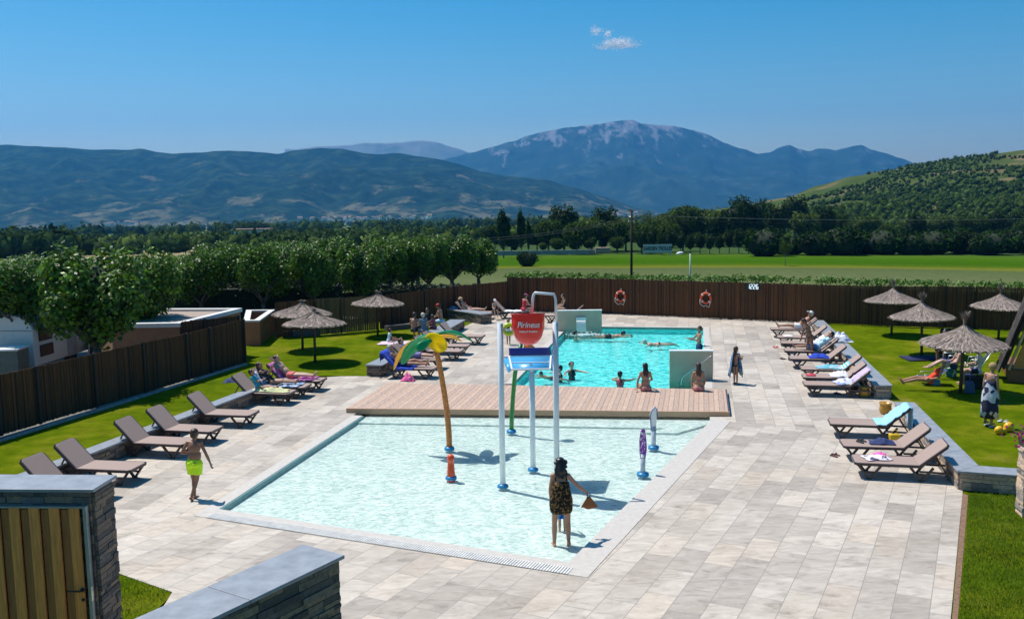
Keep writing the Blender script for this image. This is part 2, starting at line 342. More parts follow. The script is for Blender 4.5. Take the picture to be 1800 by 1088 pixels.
# far paving, left of pools
left_edge=[W(-160,930),W(480,669),W(560,661),W(668,661),W(735,612),W(800,586),W(835,568),W(862,552)]
bp=inter(oA,oB,dA_,dB_)
sub('paving',[W(-160,930),oA+Vector((0,0,0)),oB,dA_+PA*.3+DA*.1,W(668,661),W(600,661),W(480,669)],PF)
sub('paving',[W(668,661),dA_+PA*.3+DA*.1,dD_+PA*.6-DA*.3,qNL,qFL,W(855,556),W(735,612)],PF)
fl=W(858,551)
sub('paving',[qFL,qFR,qFR+PA*.01,W(1424,563),W(1250,557),W(1058,548.5),W(960,545),W(845,549),W(855,556)],PF)
sub('paving',[qFR,qNR,dC_-PA*.6-DA*.3,dB_-PA*.3+DA*.1,oC+Vector((.0,.0,0)),W(1652,784),W(1575,708),W(1535,690),W(1424,563)],PF)
fr_a=W(1668,1120); fr_b=W(1692,866)
sub('paving',[oC,oD,W(1000,1300),fr_a+Vector((0,-3,0)),fr_a,fr_b,W(1692,846),W(1652,784)],PN)
sub('paving',[oA,oD,W(1000,1300),W(140,1300),W(303,1040),W(205,1006),W(-160,960),W(-160,930)][::1],PN)
g1=poly('lawn',[W(-160,958),W(205,1004),W(305,1041),W(180,1160),W(-160,1160)],-.012,GL)
# lawns
poly('lawn',[W(-200,930),W(480,667),W(560,660),W(668,660),W(735,611),W(835,567),W(872,545),W(885,540),W(480,588),W(425,600),W(425,640),W(-200,835)],-.012,GL)
poly('lawn',[W(1400,558),W(1535,689),W(1575,706),W(1692,850),W(1670,1120),W(1660,1400),W(2300,1400),W(2400,650),W(2100,575),W(1440,562)],-.012,GR)
# soil strip beside the near paving
soil=mat('bare_soil',(.20,.115,.07),.95,.25,14,.5)
poly('soil_strip',[W(1692,866),W(1671,1120),W(1681,1120),W(1702,870)],-.003,soil,.006)
poly('gravel_ground',[W(-200,836),W(425,641),W(425,600),W(480,589),W(885,541),WD(893,500,49),(-20,70),(-80,70),(-80,15)],-.03,mat('camp_gravel',(.16,.15,.13),.9,.2,3,.4))
# coping of the paddling pool
b=MB()
def strip(b,a,b_,c,d,z0,z1): b.prism([a,b_,c,d],z0,z1)
b.prism([pA,pB,oB,oA],-.3,.010); b.prism([pC,pD,oD,oC],-.3,.010)
m1=pA.lerp(oA,.5); m2_=pD.lerp(oD,.5)
b.prism([pD,pA,m1,m2_],-.3,.010); b.prism([m2_,m1,oA,oD],-.3,.008)
b.prism([pC-DA*.05,pC+PA*.9-DA*.05,pC+DA*1.1+PA*.9,pC+DA*1.1],-.3,-.004); cop=struct(b.build('pool_coping',COP))
# overflow grate lying in the front coping: every bar real, one grate
gr=MB(); nb=int((m2_-m1).length/.052); dd=(m2_-m1).normalized(); pn=Vector((dd.y,-dd.x,0)); w0=(oA-m1).dot(pn)
for i in range(4,nb-1):
    c=m1+dd*(i*.052)+pn*(w0*.5)
    gr.box((c.x,c.y,.013),(.027,.28,.012),Matrix.Rotation(math.atan2(dd.y,dd.x),3,'Z'))
tag(gr.build('drain_grate',mat('grate_plastic',(.72,.70,.66),.5)),'long slotted white overflow grate along the front edge of the paddling pool','drain grate')
gb=MB(); a=m1+dd*.28+pn*(w0*.5-.135); bb=m2_-dd*.1+pn*(w0*.5-.135); gb.prism([a,bb,bb+pn*.27,a+pn*.27],.008,.0105); gt=gb.build('channel',mat('grate_dark',(.30,.29,.27),.8)); gt.parent=bpy.data.objects['drain_grate']
# paddling pool basin
def pool_floor(name,c1,c2,grout,sc):
    m,n,p=nodes(name); v=coords(n,rot=.2)
    vo=N(n,'ShaderNodeTexVoronoi',i_Scale=sc); L(n,v,vo.inputs['Vector']); s=N(n,'ShaderNodeSeparateColor'); L(n,vo.outputs['Color'],s.inputs[0])
    r=ramp(n,[(0,c1),(1,c2)]); L(n,s.outputs[0],r.inputs[0]); L(n,r.outputs[0],p.inputs['Base Color']); p.inputs['Roughness'].default_value=.6
    return m
PFL=pool_floor('paddling_pool_mosaic',(.48,.585,.545),(.65,.735,.70),None,7.0)
BFL=pool_floor('swimming_pool_mosaic',(.12,.72,.72),(.22,.82,.80),None,7.0)
b=MB(); b.prism([pA,pB,pC,pD],-.5,-.11); b.prism([pB,pB+DA*.9,pC+DA*.9,pC],-.5,-.10)
b.build('pool_basin',PFL); struct(bpy.data.objects['pool_basin'])
b=MB(); st=(pC-pB).normalized(); dn=Vector((st.y,-st.x,0))
b.prism([pB-st*.2,pC-st*.55,pC-st*.65+dn*.55,pB+dn*.55-st*.55],-.2,-.065)
b.prism([pC-st*.55,pC,pC-st*.95+dn*1.1,pC-st*1.75+dn*1.1],-.2,-.055)
struct(b.build('pool_step',PFL))
b=MB(); b.prism([pA,pB,pB+st*.05-DA*.03,pA+st*.05],-.2,.001); struct(b.build('pool_rim',mat('teal_tile_rim',(.13,.27,.27),.4,.1,20)))
def water_mat(name,tint,bs,bd,dap,dsc,rough=.03,stretch=(1,1,1)):
    m,n,p=nodes(name); n.nodes.remove(p); o=n.nodes['Material Output']; v=coords(n,stretch)
    # caustic net painted into the transparent tint: bright cell edges, darker middles
    d1=N(n,'ShaderNodeTexNoise',i_Scale=dsc*.6,i_Detail=2.0); L(n,v,d1.inputs['Vector'])
    ad=N(n,'ShaderNodeVectorMath',operation='MULTIPLY_ADD'); L(n,d1.outputs['Color'],ad.inputs[0]); ad.inputs[1].default_value=(.5,.5,.5); L(n,v,ad.inputs[2])
    vo=N(n,'ShaderNodeTexVoronoi',feature='DISTANCE_TO_EDGE',i_Scale=dsc); L(n,ad.outputs[0],vo.inputs['Vector'])
    r=ramp(n,[(0,(1,1,1)),(.10,[1-(1-t)*.35 for t in tint]),(.45,[t*(1-dap) for t in tint])]); L(n,vo.outputs['Distance'],r.inputs[0])
    tr=N(n,'ShaderNodeBsdfTransparent'); L(n,r.outputs[0],tr.inputs[0])
    gl=N(n,'ShaderNodeBsdfGlossy'); gl.inputs['Roughness'].default_value=rough
    b1=N(n,'ShaderNodeTexNoise',i_Scale=bs,i_Detail=3.0,i_Roughness=.55,i_Distortion=.8); L(n,v,b1.inputs['Vector'])
    bn=N(n,'ShaderNodeBump',i_Strength=1.0,i_Distance=bd); L(n,b1.outputs['Fac'],bn.inputs['Height']); L(n,bn.outputs[0],gl.inputs['Normal'])
    fr=N(n,'ShaderNodeFresnel',i_IOR=1.22); L(n,bn.outputs[0],fr.inputs['Normal'])
    ms=N(n,'ShaderNodeMixShader'); L(n,fr.outputs[0],ms.inputs[0]); L(n,tr.outputs[0],ms.inputs[1]); L(n,gl.outputs[0],ms.inputs[2]); L(n,ms.outputs[0],o.inputs[0])
    return m
def surf(name,pts,z,m):
    me=bpy.data.meshes.new(name); bm=bmesh.new(); vs=[bm.verts.new((p[0],p[1],z)) for p in pts]; f=bm.faces.new(vs); 
    if f.normal.z<0: f.normal_flip()
    bm.normal_update(); bm.to_mesh(me)
    if me.polygons[0].normal.z<0: me.flip_normals()
    me.materials.append(m); o=bpy.data.objects.new(name,me); C.objects.link(o); return struct(o)
surf('water',[pA,pB,pB+DA*.9,pC+DA*.9,pC,pD],-.025,water_mat('paddling_water',(.89,.978,.975),8.0,.032,.20,5.0,.08))
# swimming pool basin with walls
b=MB(); zb=-.32
b.prism([qNL-PA*.3-DA*.3,qFL-PA*.3+DA*.3,qFR+PA*.3+DA*.3,qNR+PA*.3-DA*.3],zb-.2,zb)
for s,e,nn in((qNL,qFL,-PA),(qFL,qFR,DA),(qFR,qNR,PA),(qNR,qNL,-DA)): 
    ex=(e-s).normalized()*(.3 if nn!=DA and nn!=-DA else 0)
    b.prism([s-ex*0,e,e+nn*.3,s+nn*.3],zb,-.104)
struct(b.build('pool_basin',BFL))
b=MB(); E=.26
b.prism([qNL,qFL,qFL-PA*E+DA*E,qNL-PA*E],-.102,.008); b.prism([qFL,qFR,qFR+PA*E+DA*E,qFL-PA*E+DA*E],-.102,.008); b.prism([qFR,qNR,qNR+PA*E,qFR+PA*E+DA*E],-.102,.008)
struct(b.build('pool_coping',COP))
surf('water',[qNL,qFL,qFR,qNR],-.055,water_mat('swimming_water',(.42,.92,.93),3.2,.14,.22,2.2,.05))
# entry steps in the near right corner
b=MB()
for i in range(4):
    a=qNR-PA*(1.5)+DA*(.1+.32*i); b.prism([a,a+PA*1.5,a+PA*1.5+DA*.32,a+DA*.32],zb,-.12-.07*i)
struct(b.build('pool_step',BFL))
# ------------------------------------------------------------ timber deck
dk=empty('deck',(dA_+dB_)/2*1.0,0,'raised pinkish brown board deck bridging the gap between the two pools','deck'); dk.location.z=0
D0=Vector(dk.location)
b=MB(); Lw=(dB_-dA_); nbd=int(Lw.dot(PA)/.145)
def onl(p,q,t): return p+(q-p)*t
P0=dA_-D0; Wd=(dB_-dA_).length; rowdir=(dB_-dA_).normalized(); 
# boards run in depth from front edge to back edge, clipped to the deck outline
span=(dB_-dA_).dot(PA)
backn=(dC_-dD_)
for i in range(int(span/.145)+1):
    t0=(i*.145+.004)/span; t1=min(1,(i*.145+.141)/span)
    if t0>=1: break
    f0=onl(dA_,dB_,t0)-D0; f1=onl(dA_,dB_,t1)-D0; k0=inter(f0+D0,f0+D0+DA,dD_,dC_); k1=inter(f1+D0,f1+D0+DA,dD_,dC_)
    if (k1-dD_).dot(PA)<-5: continue
    l=[f0,f1,k1-D0,k0-D0]; b.cur=i%3; b.prism(l,dz-.03,dz+random.uniform(-.001,.001))
wd=[mat('deck_board',(.475,.325,.24),.65,.12,7,.2,stretch=(3,.4,1)),mat('deck_board_pale',(.51,.355,.265),.65,.12,7,.2,stretch=(3,.4,1)),mat('deck_board_grey',(.43,.305,.235),.65,.12,7,.2,stretch=(3,.4,1))]
b.build('board_surface',wd,dk)
b=MB(); kb0=inter(dA_,dA_+DA,dD_,dC_); kb1=inter(dB_,dB_+DA,dD_,dC_)
def rel(*p): return [x-D0 for x in p]
b.prism(rel(dA_+DA*.03,dB_+DA*.03-PA*.02,kb1-DA*.03-PA*.02,kb0-DA*.03+PA*.01),.004,dz-.032); b.build('frame',mat('deck_frame',(.10,.075,.055),.8),dk)
b=MB(); b.prism(rel(dA_-DA*.03,dB_-DA*.03+PA*.03,dB_+DA*.028+PA*.03,dA_+DA*.028),-.03,dz+.002); b.build('fascia',mat('deck_fascia',(.50,.30,.18),.7,.1,8,.1,stretch=(.3,.3,3)),dk)
b=MB(); b.prism(rel(dB_+DA*.03-PA*.018,dB_+DA*.03+PA*.03,kb1+PA*.03,kb1-PA*.018),-.0,dz+.002); b.build('side_shadow_strip',mat('deck_side_shadow',(.05,.045,.07),.7),dk)  # dark blue strip painting the shadow along the deck's right side
# ------------------------------------------------------------ stone walls with slate copings
def stone_mat(name,tone,bright):
    m,n,p=nodes(name); tc=N(n,'ShaderNodeTexCoord'); g=N(n,'ShaderNodeNewGeometry')
    mr=N(n,'ShaderNodeMapRange'); L(n,g.outputs['Random Per Island'],mr.inputs[0]); 
    r=ramp(n,[(0,[bright*x for x in(.055,.05,.048)]),(.35,[bright*x for x in(.11,.095,.085)]),(.6,[bright*x for x in(.19,.14,.10)]),(.8,[bright*x for x in(.24,.17,.11)]),(1,[bright*x for x in(.13,.12,.12)])]); L(n,mr.outputs[0],r.inputs[0])
    a=N(n,'ShaderNodeTexNoise',i_Scale=18.0,i_Detail=8.0,i_Roughness=.7); L(n,tc.outputs['Object'],a.inputs['Vector']); ar=ramp(n,[(.3,(.5,.5,.5)),(.7,(1.35,1.3,1.25))]); L(n,a.outputs['Fac'],ar.inputs[0])
    mx=N(n,'ShaderNodeMix',data_type='RGBA',blend_type='MULTIPLY',i_0=.9); L(n,r.outputs[0],mx.inputs[6]); L(n,ar.outputs[0],mx.inputs[7]); L(n,mx.outputs[2],p.inputs['Base Color'])
    p.inputs['Roughness'].default_value=.85; bn=N(n,'ShaderNodeBump',i_Strength=.8,i_Distance=.02); L(n,a.outputs['Fac'],bn.inputs['Height']); L(n,bn.outputs[0],p.inputs['Normal'])
    return m
ST=stone_mat('stacked_slate',0,1.25); STL=stone_mat('stacked_slate_pale',0,2.6); MORT=mat('wall_core',(.03,.028,.026),.95)
SL=mat('slate_coping',(.27,.285,.31),.42,.13,5,.12); 
def stones(b,a,c,z0,z1,out,th=.05,rh=.075):
    """dry-stacked ledge stones on the face from a to c"""
    a=Vector(a);c=Vector(c);d=(c-a).length; t=(c-a).normalized(); z=z0; Mx=Matrix((t,out,Vector((0,0,1)))).transposed()
    while z<z1-.01:
        h=min(random.uniform(.6,1.3)*rh,z1-z); x=-random.uniform(0,.1)*0
        while x<d-.01:
            l=min(random.uniform(.12,.48),d-x); dep=random.uniform(.6,1.1)*th
            if d-x-l<.06: l=d-x
            p=a+t*(x+l/2)+out*(dep/2-.01); b.box((p.x,p.y,z+h/2),(l-.006,dep+.02,h-.007),Mx); x+=l
        z+=h
def stone_wall(label,line,width,h,mt=ST,ct=.045,z0=0,over=.03,seam=True,group='stone walls with slate copings'):
    """line: the front-side corner points; body lies to the left of the direction"""
    P=[Vector((p[0],p[1],0)) for p in line]
    t=(P[1]-P[0]).normalized(); lft=Vector((-t.y,t.x,0)); Q=[P[0]+lft*width]
    if len(P)==3:
        t2=(P[2]-P[1]).normalized(); l2=Vector((-t2.y,t2.x,0)); Q.append(inter(P[0]+lft*width,P[1]+lft*width,P[1]+l2*width,P[2]+l2*width)); Q.append(P[2]+l2*width)
    else: Q.append(P[1]+lft*width)
    root=empty('stone_wall',P[0],0,label,'wall',group); O=P[0]
    P=[p-O for p in P]; Q=[q-O for q in Q]
    core=MB(); sm=MB(); cp=MB()
    for i in range(len(P)-1):
        core.prism([P[i],P[i+1],Q[i+1],Q[i]],z0,h-ct)
        t=(P[i+1]-P[i]).normalized(); o=Vector((t.y,-t.x,0))
        stones(sm,P[i],P[i+1],z0,h-ct-.003,o); stones(sm,Q[i+1],Q[i],z0,h-ct-.003,-o)
    stones(sm,Q[0],P[0],z0,h-ct-.003,-(P[1]-P[0]).normalized()); stones(sm,P[-1],Q[-1],z0,h-ct-.003,(P[-1]-P[-2]).normalized())
    for i in range(len(P)-1):
        t=(P[i+1]-P[i]).normalized(); o=Vector((t.y,-t.x,0)); ov=over+.04
        a0=P[i]+o*ov; a1=P[i+1]+o*ov; b0=Q[i]-o*ov; b1=Q[i+1]-o*ov
        if len(P)==2 or i==0: a0-=t*ov; b0-=t*ov
        if i==len(P)-2: a1+=t*ov; b1+=t*ov
        if len(P)==3:
            tt=(P[2]-P[1]).normalized(); o2=Vector((tt.y,-tt.x,0)); t1=(P[1]-P[0]).normalized(); o1=Vector((t1.y,-t1.x,0))
            am=inter(P[0]+o1*ov,P[1]+o1*ov,P[1]+o2*ov,P[2]+o2*ov); bm_=inter(Q[0]-o1*ov,Q[1]-o1*ov,Q[1]-o2*ov,Q[2]-o2*ov)
            if i==0: a1,b1=am,bm_
            else: a0,b0=am,bm_
        ns=max(1,int((a1-a0).length/1.25))
        for k in range(ns):
            s0=k/ns; s1=(k+1)/ns; g=.004/(a1-a0).length
            cp.prism([a0.lerp(a1,s0+g),a0.lerp(a1,s1-g),b0.lerp(b1,s1-g),b0.lerp(b1,s0+g)],h-ct,h)
    core.build('core',MORT,root); sm.build('stone_facing',mt,root); cp.build('coping',SL,root,bevel=.006)
    return root
wh=.42
# left front wall: front (pool) side corners run from near to far so that the body lies left
def wl(a,c,h=wh): return [W(*a,h),W(*c,h)]
stone_wall('long low stone wall with slate coping behind the left row of loungers nearest the camera',wl((-70,882),(511,661)),.27,wh)
stone_wall('low stone wall with slate top behind the man on the blue towel, beside the lawn',wl((670,641),(757,598)),.5,wh)
stone_wall('short low stone wall on which the group of bathers sits',wl((757,594),(815,562)),.6,wh)
# back planter wall
pl0=W(846,552,.5); pl1=W(786,543,.5)
stone_wall('dark low stone wall at the far left corner by the brown fence',[pl1,pl0],.6,.5)
# right walls: body lies to the right of the loungers, so run from far to near reversed
def wr(pts,h=wh): return [W(*p,h) for p in pts]
stone_wall('long low stone wall with grey slate coping behind the far right row of loungers',wr([(1429,563),(1540,676)]),.40,wh,STL)
stone_wall('L shaped low stone wall with grey slate coping behind the three nearest right loungers',wr([(1577,707),(1688,826),(1795,834)]),.40,wh,STL)
zf=2.2; Bf=W(591,976,zf); Cf=W(355,1088,zf); Af=W(520,959,zf); tt=(Bf-Cf).normalized(); wdt=abs((Af-Bf).dot(Vector((-tt.y,tt.x,0))))-.1
stone_wall('tall dark stone wall with wide pale slate coping rising at the bottom edge of the photo',[Cf-tt*2.2,Bf],wdt,zf,ST)
zg=2.5; Bg=W(160,857,zg); Ag=W(-260,855,zg); Fg=W(210,833,zg); tg=(Bg-Ag).normalized(); wg=abs((Fg-Bg).dot(Vector((-tg.y,tg.x,0))))-.1
stone_wall('tall stone wall with slate top beside the wooden slat gate at the lower left',[Ag,Bg],wg,zg,ST)
# gate of vertical slats in front of the left wall
ga=empty('slat_gate',Bg-tg*.05-Vector((-tg.y,tg.x,0))*.09,math.atan2(tg.y,tg.x),'tall gate of knotty vertical wooden slats with dark gaps and a black lever handle','gate')
ga.location.z=0; gw=2.5; gh=2.28
wood=[mat('gate_wood',(.80,.28,.06),.7,.16,3,.3,stretch=(9,9,.8)),mat('gate_wood_brown',(.40,.15,.04),.7,.16,3,.3,stretch=(9,9,.8))]
b=MB()
for i in range(9): x=-.14-i*.275; b.cur=0; b.box((x,-.03,gh/2),(.135,.028,gh-.04)); b.cur=1; b.box((x-.13,.012,gh/2),(.14,.028,gh-.10))
b.build('slat',wood,ga); gs=ga.children[0]; gs.name='slat_panel'
b=MB(); b.box((0,0,gh/2),(.045,.07,gh)); b.box((-gw/2,0,gh-.012),(gw-.046,.08,.024)); b.build('frame',mat('gate_frame_steel',(.35,.37,.38),.4,metal=.6),ga)
b=MB(); b.box((-gw/2,.035,1.05),(gw-.06,.012,.12)); b.build('crossbar',mat('gate_bar_dark',(.05,.055,.07),.5),ga)
b=MB(); b.tube([(-.09,-.045,1.14),(-.09,-.11,1.14),(-.27,-.115,1.145)],.012,8); b.lathe([(0,.0),(.03,.0),(.03,.02),(0,.02)],12,(-.09,-.046,1.14),Matrix.Rotation(R(90),3,'X')); h=b.build('handle',mat('black_steel',(.012,.012,.014),.35),ga); b=MB(); b.lathe([(0,.0),(.022,.0),(.022,.015),(0,.015)],12,(-.09,-.046,1.0),Matrix.Rotation(R(90),3,'X')); b.build('keyhole_plate',MATS['black_steel'],ga)
b=MB(); b.box((.027,-.03,1.08),(.012,.05,.20)); b.build('strike_plate',mat('steel',(.6,.6,.58),.3,metal=.8),ga)
# stone pillar with petunias at the right edge
pp=W(1812,905,0)
rt=empty('stone_pillar',pp,R(-8),'pale rough stone pillar at the right edge of the photo','pillar')
b=MB(); b.box((0,0,.67),(.36,.36,1.34)); b.build('core',MORT,rt); b=MB()
for (a,c,o) in (((-.18,-.18),(.18,-.18),(0,-1)),((.18,-.18),(.18,.18),(1,0)),((.18,.18),(-.18,.18),(0,1)),((-.18,.18),(-.18,-.18),(-1,0))): stones(b,(a[0],a[1],0),(c[0],c[1],0),0,1.34,Vector((o[0],o[1],0)))
b.build('stone_facing',stone_mat('pillar_stone',0,3.4),rt)
fl_=empty('flower_trough',pp+Vector((0,0,1.35)),0,'purple petunias spilling over the stone pillar at the right edge','flowers')
b=MB(); b.prism([(-.2,-.2),(.2,-.2),(.2,.2),(-.2,.2)],0,.12); b.build('trough',mat('trough_dark',(.05,.045,.04),.7),fl_)
b=MB(); b2=MB()
for i in range(420):
    c=Vector((random.gauss(0,.2),random.gauss(0,.2),.18+random.gauss(0,.11))); a=Vector((random.gauss(0,1),random.gauss(0,1),random.gauss(0,1))).normalized(); u=a.orthogonal().normalized()*.028; v=a.cross(u)
    (b if i%3 else b2).add([c+u,c+v,c-u,c-v],[(0,1,2,3)])
b.build('blossom',mat('petunia',(.42,.015,.16),.6,.2,8,trans=.3),fl_); b2.build('foliage',mat('petunia_leaf',(.06,.14,.03),.6,trans=.2),fl_)

# grass blades near the camera
rg=random.Random(77); 
def inpoly(x,y,P):
    c=False; j=len(P)-1
    for i in range(len(P)):
        if (P[i].y>y)!=(P[j].y>y) and x<(P[j].x-P[i].x)*(y-P[i].y)/(P[j].y-P[i].y)+P[i].x: c=not c
        j=i
    return c
def blades(P,n,h,avoid=None):
    b=MB(); x0=min(q.x for q in P);x1=max(q.x for q in P);y0=min(q.y for q in P);y1=max(q.y for q in P); k=0
    while k<n:
        x,y=rg.uniform(x0,x1),rg.uniform(y0,y1)
        if not inpoly(x,y,P): continue
        k+=1
        a=rg.random()*6.28; hh=h*rg.uniform(.4,1.3); w_=hh*.12; lx,ly=rg.gauss(0,.4)*hh,rg.gauss(0,.4)*hh; c,s_=math.cos(a)*w_,math.sin(a)*w_
        b.add([(x-c,y-s_,-.014),(x+c,y+s_,-.014),(x+lx,y+ly,hh-.01)],[(0,1,2)])
    o=b.build('grass',mat('grass_blade',(.15,.235,.012),.7,.25,1.5,trans=.35,island=.4,spec=.2)); tag(o,'short mown grass blades of the lawns nearest the camera','grass',None,'stuff')
blades([W(1704,868),W(1684,1110),W(1830,1110),W(1830,866)],26000,.045)
blades([W(205,1006),W(302,1040),W(190,1150),W(60,1150),W(60,985)],9000,.045)
# ------------------------------------------------------------ brushwood fences
BW=[mat('brushwood',(.10,.040,.011),.85,.25,5,stretch=(9,9,.5)),mat('brushwood_red',(.145,.050,.014),.85,.25,5,stretch=(9,9,.5)),mat('brushwood_dark',(.045,.020,.007),.9,.25,5,stretch=(9,9,.5))]
def reed_fence(label,pts,hs,pitch=.035,mats=BW,posts=2.2,group=None,gaps=0,cat='fence',jit=.02):
    root=empty('brushwood_fence' if mats is BW else 'picket_fence',pts[0],0,label,cat,group); O=Vector(pts[0]); O.z=0; root.location=O
    b=MB(); pb=[]; 
    for (p,q),(h0,h1) in zip(zip(pts,pts[1:]),zip(hs,hs[1:])):
        p=Vector((p[0],p[1],0))-O; q=Vector((q[0],q[1],0))-O; d=(q-p).length; t=(q-p).normalized(); nn=Vector((-t.y,t.x,0)); M=Matrix((t,nn,Vector((0,0,1)))).transposed(); k=int(d/pitch)
        for i in range(k):
            if gaps and random.random()<gaps: continue
            u=(i+.5)/k; h=h0+(h1-h0)*u+random.uniform(-jit,jit); z0=random.uniform(0,.03); c=p+t*(u*d)+nn*random.uniform(-.008,.008)
            b.cur=random.choice((0,0,1,2)) if mats is BW else random.choice((0,0,1))
            b.box((c.x,c.y,(h+z0)/2),(pitch*random.uniform(.8,1.0),.02,h-z0),M)
        for i in range(int(d/posts)+1):
            u=min(1,i*posts/d); c=p+t*(u*d)+nn*.05; m=MB(); m.box((c.x,c.y,(h0+(h1-h0)*u)/2+.02),(.07,.07,h0+(h1-h0)*u+.03),M); pb.append(m)
    b.build('reed_screen' if mats is BW else 'board_panel',mats,root)
    for m in pb: m.build('post',mat('fence_post',(.05,.035,.028),.8),root)
    return root
c0=W(893,547); 
reed_fence('long dark brown brushwood fence across the back of the pool, carrying two orange life rings',[c0,W(1060,551),W(1450,569),W(1560,574),W(1700,577),W(2000,592)],[1.84,1.83,1.84,1.86,1.88,1.9])
reed_fence('dark brown brushwood fence running from the back corner behind the seated group and wall',[c0,W(800,558),W(668,579)],[1.62,1.62,1.58])
YW=[mat('picket_wood',(.13,.085,.03),.8,.2,4,stretch=(9,9,.6)),mat('picket_wood_dark',(.07,.05,.022),.8,.2,4,stretch=(9,9,.6))]
reed_fence('yellowish wooden board fence between the thatched parasols at the back of the left lawn',[W(664,580),W(560,589)],[1.62,1.66],.11,YW,1.8,jit=.005)
reed_fence('short dark brown fence stretch behind the pair of thatched parasols on the left lawn',[W(558,589),W(486,594)],[1.64,1.60])
reed_fence('long tall dark brushwood fence between the left lawn and the caravan',[W(430,637),W(330,668),W(0,766),W(-160,816)],[1.66,1.63,1.66,1.66],.032)
fr=reed_fence('short raised piece of brown reed screening standing against the flat roofed block',[W(428,634)+Vector((-.3,.5,0)),W(330,664)+Vector((-.3,.5,0))],[1.70,1.95],.035)
# pale edging kerb at the foot of the left fence
b=MB(); a=W(-160,826); c=W(432,641); t=(c-a).normalized(); nn=Vector((t.y,-t.x,0)); b.prism([a,c,c+nn*.08,a+nn*.08],0,.07); tag(b.build('edging_kerb',mat('concrete_kerb',(.32,.32,.33),.8,.2)),'thin grey concrete edging along the foot of the left fence','kerb')
b=MB(); a=W(676,580); c=W(756,572); t=(c-a).normalized(); nn=Vector((t.y,-t.x,0)); b.prism([a,c,c+nn*.35,a+nn*.35],0,.22); tag(b.build('wooden_ledge',mat('ledge',(.10,.085,.085),.8)),'low grey ledge at the foot of the brown fence behind the third thatched parasol','ledge')
b=MB(); a=W(497,591); c=W(560,588); t=(c-a).normalized(); nn=Vector((t.y,-t.x,0)); b.prism([a,c,c+nn*.35,a+nn*.35],0,.26); tag(b.build('wooden_ledge',mat('ledge',(.10,.085,.085),.8)),'low grey ledge behind the posts of the pair of thatched parasols','ledge')
# life rings, clock
def torus(b,Rr,r,M,c,n=28,m=10,a0=0,a1=2*math.pi,sx=1):
    sm=b.smooth; b.smooth=True; o=[]; full=abs(a1-a0-2*math.pi)<1e-3; k=n if full else n+1
    for i in range(k):
        a=a0+(a1-a0)*i/n
        for j in range(m):
            q=2*math.pi*j/m; v=Vector(((Rr+r*math.cos(q))*math.cos(a)*sx,(Rr+r*math.cos(q))*math.sin(a),r*math.sin(q))); o.append(M@v+Vector(c))
    b.add(o,[(i*m+j,((i+1)%k)*m+j,((i+1)%k)*m+(j+1)%m,i*m+(j+1)%m) for i in range(n) for j in range(m)]); b.smooth=sm
OR=mat('life_ring_orange',(.62,.075,.02),.5); WHT=mat('white_plastic',(.78,.78,.76),.4,.03)
fdir=(W(1450,569)-W(1060,551)).normalized(); ffront=Vector((fdir.y,-fdir.x,0))
def on_fence(px,py,offs):
    d=ray(px,py); p0=W(1060,551); nrm=Vector((-fdir.y,fdir.x,0)); t=((p0-nrm*offs)-Vector((0,0,CH))).dot(nrm)/d.dot(nrm); return Vector((0,0,CH))+d*t
for px,py,lab in ((1091,521,'orange life ring with white rope on the back fence, the one nearer the waterfall wall'),(1241,524,'orange life ring with white rope on the back fence, the one nearer the clock display')):
    c=on_fence(px,py,.12); r=empty('life_ring',c,math.atan2(fdir.y,fdir.x),lab,'life ring','life rings on the back fence')
    M=Matrix.Rotation(R(90),3,'X'); b=MB(); torus(b,.24,.062,M,(0,0,0)); b.build('ring',OR,r)
    b=MB(); 
    for k in range(4): torus(b,.24,.067,M,(0,0,0),5,10,R(40+90*k),R(52+90*k))
    b.build('band',WHT,r); b=MB(); b.tube([(-.29,-.02,-.05),(-.3,-.03,-.28),(-.12,-.05,-.42),(.02,-.04,-.36),(.16,-.05,-.45),(.2,-.03,-.3),(.27,-.02,-.1)],.014,6); b.tube([(-.04,0,.3),(0,.03,.42),(.04,0,.3)],.012,6); b.build('rope',WHT,r)
c=on_fence(1323,504,.10); r=empty('clock_display',c,math.atan2(fdir.y,fdir.x),'digital clock on the back fence reading 1226 in white digits','clock')
b=MB(); b.box((0,.03,0),(.66,.05,.32)); b.build('housing',mat('clock_case',(.008,.008,.009),.4),r)
dm,n_,p_=nodes('lit_digits'); p_.inputs['Base Color'].default_value=(.8,.9,.95,1); p_.inputs['Emission Color'].default_value=(.8,.95,1,1); p_.inputs['Emission Strength'].default_value=.9
SEG={'1':'bc','2':'abged','6':'afgedc'}
b=MB()
for i,ch in enumerate('1226'):
    x=-.2+i*.138; hh=.105; ww=.085; tk=.024
    for s_ in SEG[ch]:
        q={'a':((x,hh),(ww,tk)),'g':((x,0),(ww,tk)),'d':((x,-hh),(ww,tk)),'b':((x+ww/2,hh/2),(tk,hh)),'c':((x+ww/2,-hh/2),(tk,hh)),'f':((x-ww/2,hh/2),(tk,hh)),'e':((x-ww/2,-hh/2),(tk,hh))}[s_]
        b.box((q[0][0],0,q[0][1]),(q[1][0],.01,q[1][1]))
b.build('digit',dm,r)
